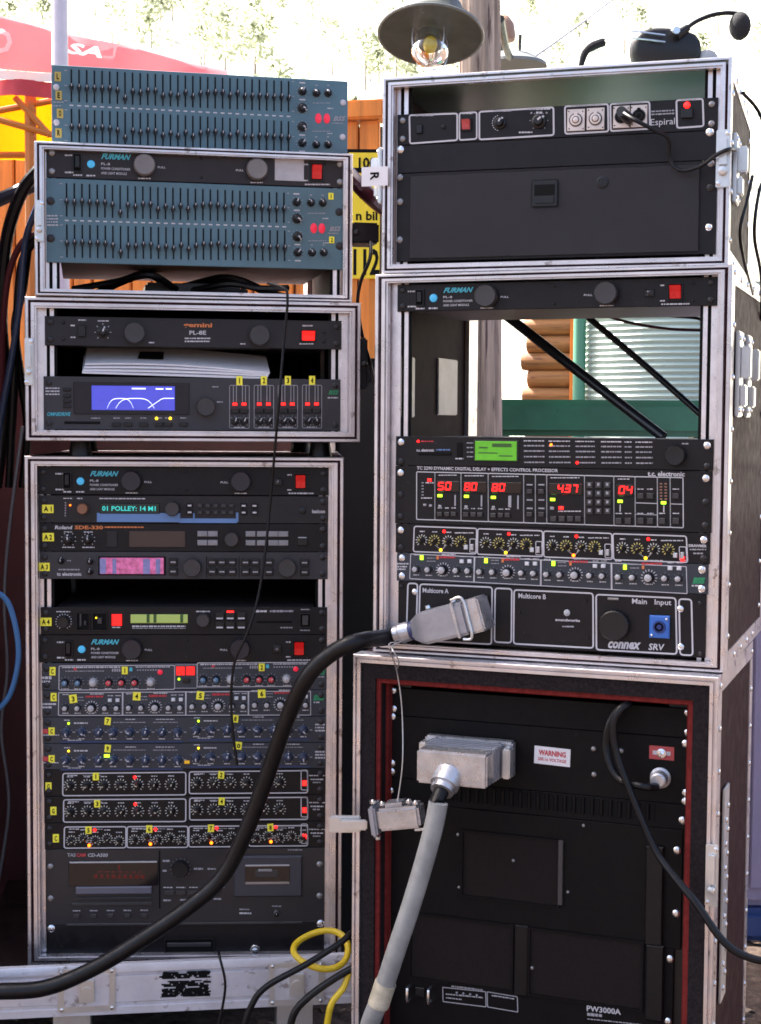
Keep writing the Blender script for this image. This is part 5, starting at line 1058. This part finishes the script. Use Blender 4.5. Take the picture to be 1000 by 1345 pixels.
u.text('connex', 805, 846, 846.5, 9.5, WHT, .3, .04, 847.5); u.text('SRV', 856, 848, 876, 8.5, WHT, .15, .02, 848.6)
u.knob(813.6, 820, 19.5, 'big', PLAS, name='socket_cover'); u.box('cover_tab', 812, 786, 14, 3, GSCREW, .003)
bl = u.box('power_inlet', 870.5, 821.5, 25, 29, BLUC, .006, .002); link('socket', MB().lathe([(.0095, -.0062), (.009, -.0085), (.0068, -.0086), (.0066, -.0063)], 20, 0).lathe([(.0066, -.0063), (.0062, -.0064)], 20, 1).lathe([(.004, -.0064), (.0035, -.0075)], 14, 0).mesh('socket', [M('inlet_navy', (.012, .03, .14), .35), BLKP]), bl, (0, 0, 0))
for a in (-1, 1): link('screw', screw_mesh(.0022, STEEL), bl, (a * .0105, -.006, a * .012))
u.led(752, 805, 4.5, M('logo_grey', (.4, .4, .42), .5), 'logo'); u.text('soundworks', 737, 814, 769, 3.6, WHT, 0, .03, 815); u.smear(746, 823, 761, 2, GRY)
for px, py in ((690, 805), (697, 832), (777, 789), (779, 838)): u.screw(px, py, 1.6)
u.screw(896.5, 798, 4.2, STEEL); u.screw(896, 847.5, 4.2, STEEL); u.screw(546, 779.5, 4.2, STEEL)
for px, py in ((921, 790), (920, 856), (528, 838), (527, 772)): u.screw(px, py, 3)
u.done()
# plates and rear rail visible on the bay's left wall, tubes and leads inside
for (d, w, zl, zh) in ((.085, .10, 468, 548), (.315, .11, 472, 545)):
    aL, aR, zB, zT = RECT['R2']; z0_ = CH - .0; za = rp('R2', 545, zh, d)[1] - zB; zb = rp('R2', 545, zl, d)[1] - zB
    link('handle_dish', MB().box(.0124, .0155, -w / 2, w / 2, za, zb).mesh('handle_dish', M('dish_grey', (.33, .31, .31), .5, .4, .1, 30), 0, .0014), CASE['R2'], (aL, d, 0))
tcz = rp('R2', 730, 574)[1]
BT = M('tube_black', (.014, .016, .02), .28)
def in_r2(px, py, d):
    a, z = rp('R2', px, py, d); return rw('R2', a, d, z)
world('support_tube', MB().tube([in_r2(640, 396, .30), in_r2(662, 412, .30), in_r2(770, 496, .26), in_r2(872, 574.5, .22)], .0085, 12), BT, 'thicker black tube slanting across the open rack bay', 'tube')
world('support_tube', MB().tube([in_r2(752, 396, .36), in_r2(772, 416, .36), in_r2(850, 482, .34), in_r2(938, 560, .30)], .0056, 12), BT, 'thinner black tube slanting across the open bay toward the right rail', 'tube')
world('lead', MB().tube([in_r2(770, 404, .40), in_r2(820, 422, .42), in_r2(880, 432, .42), in_r2(945, 434, .40)], .0026, 8), RCAB, 'dark red lead sagging below the conditioner in the open bay', 'lead')
world('lead', MB().tube([in_r2(800, 406, .30), in_r2(870, 414, .32), in_r2(915, 418, .30), in_r2(926, 424, .26), in_r2(945, 416, .2)], .0024, 8), RUB, 'thin black lead tucked under the conditioner in the open bay', 'lead')
# ------------------------------------------------------------------ amplifier rack contents
def R3Q(yl, yr, yl2, yr2):
    xl = lambda y: 510 - (y - 930) * .020; xr = lambda y: 911 - (y - 965) * .075
    return ((xl(yl), yl), (xr(yr), yr), (xl(yl2), yl2), (xr(yr2), yr2))
BR = M('amp_black', (.0034, .0026, .0030), .55, spec=.16, metal=0, var=.3, vs=30, bump=.15, bs=500, rvar=.12, wear=((.010, .008, .009), 70, .66)) if 1 else M('amp_black2', (.01, .01, .01), .5, 0, .3, 30, .15, 500, rvar=.1)
u = Unit('R3', 'blank_panel', 'narrow plain black panel topmost in the amplifier rack', 'panel', R3Q(902, 932, 939, 970), BR, 0)
for px, py in ((517, 906), (517.5, 931), (905.5, 936), (904, 962)): u.screw(px, py, 5, STEEL)
u.done()
u = Unit('R3', 'connector_panel', 'black power distribution panel with white warning label and grey plug', 'connector panel', R3Q(939.4, 970.4, 1021, 1057), BR, .1)
for px, py in ((516.5, 941.5), (515, 1003), (514.5, 1014), (903.5, 976.5), (900, 1041), (899, 1052)): u.screw(px, py, 5, STEEL)
wl = u.box('warning_label', 733, 994, 47, 23, PAPER, .001, .0002); wl.rotation_euler = (0, radians(1.5), 0)
link('lettering', text_mesh('WARNING', .042, .0085, REDP, 0, .03), wl, (0, -.0016, .0045)); link('lettering', text_mesh('200.16 VOLTAGE', .044, .005, REDP, 0, .01), wl, (0, -.0016, -.0055))
em = u.box('switch_label', 873, 989, 31, 17, M('red_label', (.42, .06, .06), .5), .001, .0003); link('toggle_switch', MB().lathe([(.0075, -.001), (.007, -.004), (.003, -.005)], 14).tube([(0, -.004, 0), (.004, -.018, .004)], .0022, 8, smooth=0).mesh('toggle_switch', STEEL), em)
for a in (-1, 1): link('label_patch', MB().box(a * .010 - .003, a * .010 + .003, -.0014, -.0011, -.003, .003).mesh('label_patch', WHT, 0), em)
for px, py in ((787, 984), (822, 986.5), (786, 1017.5)): u.screw(px, py, 3.6, GSCREW)
x, z = u.m(870, 1021); link('socket', MB().lathe([(.0155, 0), (.0155, -.004), (.012, -.006), (.0115, -.024), (.009, -.026)], 20).mesh('socket', HARTS), u.e, (x, 0, z))
PL3 = u; u.done()
u = Unit('R3', 'vent_panel', 'black slotted vent panel under the power distribution panel', 'vent panel', R3Q(1021.4, 1057.4, 1052, 1090), BR, 0)
for k in range(24):
    t = k / 23; u.box('vent_slot', 592 + 268 * t, 1041 + 25.5 * t, 6.2, 20, BLKP, .0009, .0001); 
    if k < 23: u.box('vent_fin', 592 + 268 * (t + .5 / 23), 1041 + 25.5 * (t + .5 / 23), 4.2, 21, BR, .0035, .0008)
for px, py in ((513, 1039), (897, 1077)): u.screw(px, py, 5, STEEL)
u.done()
GRILM = M('filter_mesh', (.0072, .0042, .0040), .7, 0, .4, 200, .3, 900, spec=.22)
u = Unit('R3', 'power_amplifier', 'black power amplifier with one central filter window', 'power amplifier', R3Q(1052.4, 1090.4, 1199, 1247), BR, .28, group='black power amplifiers')
u.recess('filter_window', 677, 1141, 126, 84, GRILM, .003, BR); u.box('window_ridge', 744, 1146, 6, 84, M('worn_edge', (.04, .036, .036), .5), .006); u.box('side_column', 862, 1175, 22, 126, RUB, .008, .002)
for px, py in ((608, 1097), (608, 1166), (752, 1172), (682, 1131), (776, 1085), (525, 1075)): u.screw(px, py, 2.4, GSCREW)
u.screw(893, 1116.5, 5, STEEL); u.screw(887, 1199, 5, STEEL); u.screw(508.5, 1156.5, 5, STEEL); u.done()
u = Unit('R3', 'power_amplifier', 'black power amplifier with two filter windows and printed model number', 'power amplifier', R3Q(1199.4, 1247.4, 1350, 1398), BR, .28, group='black power amplifiers')
u.recess('filter_window', 612, 1251, 136, 84, GRILM, .003, BR); u.recess('filter_window', 776, 1272, 142, 84, GRILM, .003, BR); u.box('centre_column', 693, 1262, 18, 92, RUB, .005, .002); u.box('side_column', 864, 1288, 22, 96, RUB, .008, .002)
for px, py in ((690, 1228), (699, 1229), (690, 1292), (699, 1294), (707, 1272), (533, 1208)): u.screw(px, py, 2.4, GSCREW)
u.screw(508, 1214, 5, STEEL); u.screw(884, 1259, 5, STEEL); u.screw(877, 1338, 5, STEEL)
for px, py in ((541, 1306), (570, 1308)): x, z = u.m(px, py); link('handle', MB().tube([(0, 0, .011), (0, -.014, .010), (0, -.014, -.010), (0, 0, -.011)], .0022, 8, smooth=4).mesh('handle', STEEL), u.e, (x, 0, z))
u.box('power_switch', 555, 1305, 12, 12, PLAS, .004); u.frame(((586, 1299), (644, 1304), (644, 1324), (586, 1318)), 1.2, GRY, 1); u.frame(((646, 1304), (686, 1310), (686, 1330), (646, 1324)), 1.2, GRY, 1)
u.smear(598, 1297.5, 640, 2, GRY, 1302); u.smear(590, 1308, 640, 2, GRY, 1312); u.smear(652, 1309, 682, 2, GRY, 1313)
for k in range(4): u.led(605 + 9 * k, 1306 + k, 1.4, GRY)
u.smear(590, 1313, 612, 1.8, GRY, 1315)
u.text('PW3000A', 776, 1323, 819, 7.5, WHT, 0, .02, 1327); u.smear(776, 1331, 795, 4, GRY, 1332.5); u.smear(776, 1337, 845, 1.5, GRY, 1343); u.done()
# ------------------------------------------------------------------ heavy plugs
def hood(b, L, Hh, D, t=.006):
    # rounded connector hood: box with tapering gland end at -x
    v = []
    for x, k, kd in ((-L / 2, .50, .6), (-L / 2 + .018, .86, .9), (-L / 2 + .03, 1, 1), (L / 2, 1, 1)):
        v += [(x, -D * kd, -Hh / 2 * k), (x, -D * kd, Hh / 2 * k), (x, 0 - D * (1 - kd) * .5, Hh / 2 * k), (x, 0 - D * (1 - kd) * .5, -Hh / 2 * k)]
    f = [(0, 1, 2, 3), (15, 14, 13, 12)]
    for s in range(3):
        for j in range(4): f.append((s * 4 + j, s * 4 + 4 + j, s * 4 + 4 + (j + 1) % 4, s * 4 + (j + 1) % 4))
    return b.add(v, f)
pa = rp('R2', 586, 817, -.03); ang = -math.atan2(rp('R2', 640, 797, -.03)[1] - rp('R2', 540, 822, -.03)[1], rp('R2', 640, 797, -.03)[0] - rp('R2', 540, 822, -.03)[0])
pg = thing('multicore_plug', 'light grey cast multicore plug on the panel marked Multicore A', 'plug', rw('R2', pa[0], 0, pa[1]), rot=(0, ang, RK['R2'][2]))
link('hood', hood(MB(), .100, .050, .052).mesh('hood', HART, 40, .004, True), pg, (-.008, -.006, 0))
link('socket_housing', MB().box(.043, .066, -.058, -.002, -.026, .026).mesh('socket_housing', HARTS, 40, .003), pg)
link('locking_lever', MB().tube([(.030, -.060, -.030), (.044, -.0615, -.030), (.0455, -.0615, .0), (.044, -.0615, .030), (.026, -.060, .031)], .0022, 8, smooth=5).mesh('locking_lever', ZINC), pg)
link('lever_band', MB().box(.022, .027, -.0605, -.006, -.0275, .0275).mesh('lever_band', HARTS, 40, .001), pg)
for x in (-.022, .02): link('bolt', MB().lathe([(.005, .0265), (.0045, .031), (.002, .032)], 10, 0, (0, -.03), 'z').mesh('bolt', STEEL), pg, (x, 0, 0))
link('gland', MB().lathe([(.0145, -.060), (.0155, -.066), (.0155, -.076), (.0135, -.078), (.0135, -.086)], 16, 0, (-.028, 0), 'x').mesh('gland', HARTS, 40), pg)
link('gland_band', MB().lathe([(.0142, -.0595), (.0142, -.054)], 16, 0, (-.028, 0), 'x').mesh('gland_band', M('gland_blue', (.03, .04, .12), .4)), pg)
# its thick cable, dropping to the lower left
def Wp(px, py, Y): return at(px, py, Y)
gl = pg.matrix_basis @ Vector((-.076, -.028, 0)); gl2 = pg.matrix_basis @ Vector((-.1, -.028, -.001))
world('multicore_cable', MB().tube([gl, gl2, Wp(468, 843, 2.255), Wp(432, 861, 2.26), Wp(402, 892, 2.27), Wp(375, 950, 2.30), Wp(350, 1022, 2.33), Wp(322, 1095, 2.35), Wp(292, 1152, 2.36), Wp(248, 1192, 2.36), Wp(190, 1232, 2.36), Wp(125, 1271, 2.36), Wp(62, 1297, 2.36), Wp(0, 1302, 2.36), Wp(-80, 1300, 2.38)], [.0128 + .0004 * sin(q_ * 2.1) for q_ in range(15)], 14), RUB, 'thick black multicore cable looping down across the tall left rack', 'cable')
# lower plug on the amplifier rack
pc = rp('R3', 621, 990, 0); pl = thing('power_plug', 'ribbed silver heavy duty plug with thick cable on the amplifier rack', 'plug', rw('R3', pc[0], 0, pc[1] - .0), RK['R3'][2])
link('flange', MB().box(-.070, .070, -.024, -.0042, -.028, .028).mesh('flange', HARTS, 40, .003), pl)
for s in (-1, 1):
    link('side_clamp', MB().box(s * .066 - .006, s * .066 + .006, -.046, -.0245, -.024, .022).mesh('side_clamp', ZINC, 40, .002), pl)
    for k in (-1, 1): link('bolt', MB().lathe([(.005, -.0245), (.0045, -.028), (.002, -.029)], 10, 0, (s * .05, k * .0215)).mesh('bolt', STEEL), pl)
for k in range(4):
    y = -.028 - .011 * k; link('rib', MB().box(-.0565 + .0006 * k, .0565 - .0006 * k, y - .0075, y, -.0262, .0262 - .0005 * k).mesh('rib', HART, 40, .0015), pl)
    if k < 3: link('groove', MB().box(-.050, .050, y - .0112, y - .0074, -.0195, .0195).mesh('groove', PLAS, 0), pl)
link('body', MB().box(-.0545, .0545, -.106, -.0685, -.0265, .0238).mesh('body', HARTS, 40, .003), pl)
gd = Vector((-.12, -.75, -.65)).normalized(); g0 = Vector((-.006, -.095, -.010))
link('gland', MB().tube([g0, g0 + gd * .024], .0215, 18, smooth=0).tube([g0 + gd * .024, g0 + gd * .034], .0175, 18, smooth=0).mesh('gland', HARTS, 40), pl)
c0 = pl.matrix_basis @ (g0 + gd * .03); c1 = pl.matrix_basis @ (g0 + gd * .055)
world('plug_cable', MB().tube([c0, c1, Wp(575, 1058, c1.y - .005)], .0115, 14), RUB, 'short black cable end between the silver plug and its grey sleeve', 'cable')
cY = c1.y - .005
world('sleeved_cable', MB().tube([Wp(576, 1054, cY), Wp(570, 1085, cY), Wp(558, 1130, cY), Wp(540, 1190, cY), Wp(520, 1250, cY), Wp(502, 1305, cY + .01), Wp(480, 1370, cY + .03), Vector((Wp(462, 1420, cY).x, cY + .08, .02)), Vector((Wp(430, 1440, cY).x, cY + .2, .016))], .0142, 14), RUBG, 'thick grey sleeved cable hanging from the silver plug', 'cable')
world('cable_tag', MB().tube([Wp(507, 1290, cY + .008), Wp(497, 1320, cY + .014)], .0160, 14, smooth=0), M('tag_cream', (.45, .40, .30), .6, 0, .3, 60), 'cream tape band wrapped round the grey sleeved cable', 'tape')
# protective cap hanging on its wire beside the plug
hc = rp('R3', 536, 1064, -.05); hp_ = thing('protective_cap', 'small silver connector cap hanging on a wire beside the plug', 'cap', rw('R3', hc[0], -.085, hc[1]), rot=(0, radians(-9), RK['R3'][2] + radians(6)))
link('cap_body', MB().box(-.031, .035, -.022, .020, -.017, .017).mesh('cap_body', HARTS, 40, .004), hp_); link('cap_flange', MB().box(-.042, -.0315, -.026, .024, -.024, .022).mesh('cap_flange', HART, 40, .003), hp_)
link('cap_crown', MB().box(-.020, .012, -.018, .016, .0172, .023).mesh('cap_crown', HARTS, 40, .003), hp_)
for x, z in ((-.036, .025), (-.022, .021), (.020, .021), (.030, .018), (-.036, -.026)): link('bolt', MB().lathe([(.005, 0), (.0048, .004), (.002, .006)], 10, 0, (0, -.012), 'z').mesh('bolt', STEEL), hp_, (x, 0, z), (0, 0 if z > 0 else pi, 0))
link('hinge_tab', MB().box(.024, .046, -.02, -.014, -.021, -.0175).mesh('hinge_tab', ZINC, 0, .001), hp_)
wr0 = hp_.matrix_basis @ Vector((0, -.002, .023))
world('cap_wire', MB().tube([wr0, Wp(529, 1000, wr0.y), Wp(528, 930, wr0.y + .01), Wp(521, 880, wr0.y - .0), Wp(511, 848, 2.20), pg.matrix_basis @ Vector((-.082, -.04, -.012))], .0010, 6), ZINC, 'thin steel wire holding the silver connector cap', 'wire')
world('cap_wire', MB().tube([pg.matrix_basis @ Vector((-.074, -.044, -.012)), Wp(515, 850, 2.195), Wp(524, 868, 2.2), Wp(521, 880, wr0.y)], .0010, 6), ZINC, 'short wire loop hanging below the light grey plug gland', 'wire')
# latch block sticking out between the stacks
lb = at(455, 1083, 2.30); lx = thing('clasp', 'galvanised clasp on the edge of the tall left rack', 'clasp', lb)
link('plate', MB().box(-.026, .022, -.004, .004, -.012, .014).mesh('plate', ZINC, 40, .002), lx); link('lever', MB().box(-.010, .032, -.012, -.0045, -.006, .010).mesh('lever', ZINC, 40, .002), lx)
# black lead on the amplifier rack
pt = PL3.e.matrix_basis @ Vector((PL3.m(868, 1028)[0], -.026, PL3.m(868, 1028)[1]))
def in3(px, py, d): a, z = rp('R3', px, py, d); return rw('R3', a, d, z)
world('power_lead', MB().tube([pt, in3(845, 1033, -.05), in3(812, 1022, -.035), in3(797, 988, -.022), in3(799, 955, -.02), in3(812, 932, -.02), in3(826, 925, -.03), in3(816, 931, -.045), in3(806, 950, -.05), in3(809, 985, -.05), in3(826, 1035, -.055), in3(858, 1110, -.06), in3(885, 1150, -.075), in3(915, 1187, -.09), in3(950, 1236, -.10), in3(985, 1258, -.10), in3(1040, 1268, -.09)], .0058, 10), RUB, 'black power lead looped on the amplifier rack and draped off its side', 'lead')
# ------------------------------------------------------------------ headset on top of the right stack
zt = RECT['R1'][3] + .001
def top(px, Y): return at(px, 80, Y).x
hx = at(872, 60, 2.33).x
hs = thing('headset', 'black headset with boom microphone lying on the right rack stack', 'headset', (hx, 2.33, zt))
CHR = M('chrome_wire', (.6, .6, .6), .2, 1.0); FOAM = M('black_foam', (.012, .012, .014), .9, 0, .4, 300, .8, 900)
b = MB(); prf = [(.030, -.020), (.036, -.016), (.038, .0), (.036, .014), (.030, .020), (.012, .022)]
ec = MB()
for i, (r_, y) in enumerate(prf):
    for k in range(24):
        t = 2 * pi * k / 24; sq = 1 / max(abs(cos(t)), abs(sin(t))) ; q = .55 + .45 * min(sq, 1.25); ec.v.append((r_ * 1.42 * cos(t) * q, y, .031 + r_ * .88 * sin(t) * q))
for i in range(len(prf) - 1):
    for k in range(24): ec.f.append((i * 24 + k, i * 24 + (k + 1) % 24, (i + 1) * 24 + (k + 1) % 24, (i + 1) * 24 + k)); ec.m.append(0)
ec.f.append(tuple(range(24))[::-1]); ec.m.append(0); ec.f.append(tuple(5 * 24 + k for k in range(24))); ec.m.append(0)
link('ear_cup', ec.mesh('ear_cup', PLAS, 60), hs, (0, 0, .002), (0, radians(4), 0))
link('ear_pad', MB().lathe([(.020, -.012), (.026, -.008), (.026, .010), (.02, .014)], 22, 0, (0, .027)).mesh('ear_pad', RUB, 50), hs, (-.012, .05, 0))
link('ear_pad', MB().lathe([(.010, -.014), (.017, -.010), (.017, .008), (.012, .012)], 18, 0, (0, .018)).mesh('ear_pad', M('clear_pad', (.35, .35, .36), .3), 50), hs, (.064, .0, 0))
def hp(px, py, dy=0): p = at(px, py, 2.33 + dy); return (p.x - hx, dy, p.z - zt)
link('headband', MB().tube([(hp(762, 84)[0], 0, .004), hp(768, 70), hp(778, 61), hp(794, 55)], [.0035, .006, .007, .0065], 10).mesh('headband', RUB), hs)
for o_ in (0, 6): link('band_wire', MB().tube([hp(794, 52 + o_), hp(804, 43 + o_ * 1.4), hp(830, 41 + o_ * 1.5, -.022), hp(874, 46 + o_ * 1.5, -.026)], .0013, 6).mesh('band_wire', CHR), hs)
link('boom_joint', MB().lathe([(.0055, -.034), (.007, -.031), (.0072, -.022), (.006, -.016)], 16, 0, (0, 0)).mesh('boom_joint', CHR), hs, hp(883, 47))
link('boom_clamp', MB().tube([hp(888, 47, -.024), hp(904, 36, -.02)], [.008, .0055], 12, smooth=0).mesh('boom_clamp', PLAS), hs)
link('microphone_boom', MB().tube([hp(902, 37, -.02), hp(915, 28, -.01), hp(935, 20), hp(955, 17), hp(970, 18)], .0034, 8).mesh('microphone_boom', RUB), hs)
mc = hp(972, 34); fm = MB(); 
for i in range(11):
    ph = pi * i / 10; 
    for k in range(18): t = 2 * pi * k / 18; fm.v.append((mc[0] + .0165 * sin(ph) * cos(t), mc[1] + .0165 * sin(ph) * sin(t), mc[2] + .021 * cos(ph)))
for i in range(10):
    for k in range(18): fm.f.append((i * 18 + k, (i + 1) * 18 + k, (i + 1) * 18 + (k + 1) % 18, i * 18 + (k + 1) % 18)); fm.m.append(0)
link('foam_windshield', fm.mesh('foam_windshield', FOAM, 60), hs)
# intercom lead
def in1(px, py, d): a, z = rp('R1', px, py, d); return rw('R1', a, d, z)
il = thing('intercom_lead', 'thin black lead plugged into the intercom panel and hung on the latch', 'lead', in1(818, 148, -.01), RK['R1'][2])
inv = il.matrix_basis.inverted()
link('plug', MB().tube([inv @ in1(826, 156, -.006), inv @ in1(816, 146, -.045)], [.0085, .0075], 12, smooth=0).mesh('plug', PLAS), il)
link('cord', MB().tube([inv @ p for p in (in1(817, 147, -.040), in1(835, 158, -.055), in1(862, 172, -.045), in1(878, 182, -.03), in1(879, 205, -.02), in1(886, 219, -.02), in1(900, 224, -.022), in1(922, 217, -.026), in1(942, 203, -.036), in1(958, 196, -.03), in1(966, 197, .02))], .0030, 8).mesh('cord', RUB), il)
# leads down the right side of the right stack
aR1 = RECT['R1'][1]
def side1(d, px_y, off=.012): z = rp('R1', 955, px_y)[1]; return rw('R1', aR1 + off, d, z)
world('lead', MB().tube([side1(.16, 92, .004), side1(.20, 120, .03), side1(.17, 190, .045), side1(.10, 240, .035), side1(.09, 300, .03), side1(.20, 345, .035), side1(.34, 400, .03)], .0028, 8), RUB, 'thin black lead running down the side of the right drawer rack', 'lead')
world('lead', MB().tube([side1(.05, 225, .028), side1(.03, 262, .022), side1(.02, 300, .014), side1(.06, 330, .016), side1(.20, 372, .022)], .0026, 8), RUB, 'short black lead trailing from the right latch of the drawer rack', 'lead')
aR2 = RECT['R2'][1]
def side2(d, px_y, off=.012): z = rp('R2', 955, px_y)[1]; return rw('R2', aR2 + off, d, z)
world('lead', MB().tube([side2(.30, 540, .012), side2(.18, 566, .03), side2(.15, 590, .035), side2(.20, 612, .03), side2(.34, 620, .02)], .0032, 8), RUB, 'black lead looped against the side of the open bay rack', 'lead')
# ------------------------------------------------------------------ leads around the left stack
world('headset_lead', MB().tube([Wp(352, 372, 2.46), Wp(372, 378, 2.44), Wp(378, 392, 2.435), Wp(373, 450, 2.44), Wp(366, 535, 2.43), Wp(357, 640, 2.46), Wp(348, 730, 2.46), Wp(338, 790, 2.455), Wp(325, 832, 2.45), Wp(309, 868, 2.455), Wp(304, 910, 2.46), Wp(306, 960, 2.46), Wp(312, 1005, 2.46)], .0023, 8), RUB, 'thin black lead hanging down the front of the left racks', 'lead')
zsh = RECT['L1'][2] + .010
def shelf(px, py, d, z): a, _ = rp('L1', px, py, d); return rw('L1', a, d, z)
for i, (pts, r_, lbl) in enumerate((
    ([(96, .05, .006), (150, .08, .022), (200, .03, .03), (240, .10, .012), (300, .04, .02), (340, .02, .012), (378, -.022, .010)], .0055, 'black cable sprawled along the floor of the top left rack'),
    ([(120, .18, .006), (190, .12, .040), (230, .2, .025), (300, .10, .035), (360, .14, .012), (420, .2, .006)], .007, 'thicker black cable heaped behind the others in the top left rack'))):
    world('cable', MB().tube([shelf(px, 378, d, zsh + z) for px, d, z in pts], r_, 8), RUB, lbl, 'cable')
psu = thing('power_supply', 'black mains adapter block lying under the bolted blue equalizer', 'adapter', shelf(255, 378, .14, zsh), RK['L1'][2])
link('body', MB().box(-.085, .075, -.05, .05, 0, .024).mesh('body', PLAS, 40, .004), psu); link('end_cap', MB().box(.0755, .09, -.03, .03, .004, .02).mesh('end_cap', RUB, 40, .003), psu)
# bundle of cables at the far left
bund = [(((60, 215), (30, 250), (8, 320), (2, 420), (8, 520), (-5, 640)), .0115, RUB, 2.75, 'thick black cable curving down at the edge of the left racks'),
        (((70, 230), (40, 245), (0, 262), (-40, 280)), .013, M('slate_hose', (.035, .035, .05), .4), 2.8, 'dark slate hose running off behind the left racks'),
        (((60, 300), (42, 320), (28, 350), (22, 420), (18, 520), (12, 640)), .0075, RUB, 2.70, 'black cable hanging beside the top left rack latch'),
        (((55, 305), (30, 318), (12, 360), (4, 430), (2, 500), (-8, 600)), .006, M('wine_cable', (.10, .015, .02), .4), 2.72, 'wine red cable hanging beside the left racks'),
        (((50, 270), (38, 300), (32, 330), (26, 400), (14, 480), (0, 560), (-6, 640)), .006, M('steel_blue_cable', (.035, .06, .12), .4), 2.68, 'dark blue cable hanging beside the left racks'),
        (((36, 330), (30, 380), (20, 430), (28, 500), (36, 560), (30, 640)), .008, RUB, 2.78, 'black cable at the back of the bundle beside the low rack'),
        (((-10, 775), (10, 790), (22, 830), (24, 870), (12, 915), (-12, 940)), .0045, BCAB, 2.45, 'bright blue cable looping beside the tall left rack'),
        (((30, 560), (12, 700), (6, 790), (10, 880), (2, 960), (12, 1060), (-6, 1180)), .003, M('dim_grey_cable', (.12, .12, .13), .5), 2.62, 'thin grey cable hanging beside the tall left rack')]
for pts, r_, m_, Y, lbl in bund: world('cable', MB().tube([Wp(x, y, Y + .02 * i) for i, (x, y) in enumerate(pts)], r_, 10), m_, lbl, 'cable')
# cables between the stacks
world('cable', MB().tube([Wp(455, 225, 2.75), Wp(478, 250, 2.7), Wp(500, 270, 2.75), Wp(530, 290, 2.8)], .014, 10), M('maroon_hose', (.06, .012, .022), .35), 'maroon hose passing behind between the two top racks', 'hose')
world('lead', MB().tube([Wp(487, 318, 2.52), Wp(486, 340, 2.5), Wp(474, 370, 2.52), Wp(470, 400, 2.56), Wp(476, 440, 2.6), Wp(486, 475, 2.62), Wp(492, 500, 2.7)], .003, 8), RUB, 'thin black lead dropping from the dark hasp between the stacks', 'lead')
# yellow and black cables on the tray
yc = at(421, 1253, 2.38); ring = [Vector((yc.x + .044 * cos(t), 2.40 + .03 * sin(t), yc.z + .020 * sin(t) + .004 * sin(2 * t))) for t in [2 * pi * k / 20 for k in range(21)]]
world('yellow_cable', MB().tube(ring, .0052, 10, smooth=3), YCAB, 'coiled yellow cable resting on the edge of the pale tray', 'cable')
world('yellow_cable', MB().tube([Wp(460, 1270, 2.36), Wp(452, 1296, 2.35), Wp(436, 1318, 2.34), Wp(430, 1345, 2.34), Wp(426, 1380, 2.34)], .0052, 10), YCAB, 'yellow cable end dropping below the pale tray', 'cable')
world('cable', MB().tube([Wp(462, 1225, 2.38), Wp(445, 1240, 2.36), Wp(400, 1268, 2.345), Wp(350, 1296, 2.34), Wp(330, 1322, 2.34), Wp(318, 1360, 2.34)], .0052, 10), RUB, 'black cable slung through the yellow coil on the tray', 'cable')
world('cable', MB().tube([Wp(470, 1268, 2.36), Wp(440, 1285, 2.35), Wp(405, 1310, 2.34), Wp(385, 1335, 2.34), Wp(378, 1380, 2.34)], .006, 10), RUB, 'black cable hanging below the yellow coil at the tray corner', 'cable')
world('lead', MB().tube([Wp(286, 1244, 2.44), Wp(289, 1258, 2.40), Wp(296, 1290, 2.395), Wp(293, 1320, 2.40), Wp(286, 1350, 2.40)], .0022, 8), RUB, 'thin black lead hanging over the face of the pale tray', 'lead')
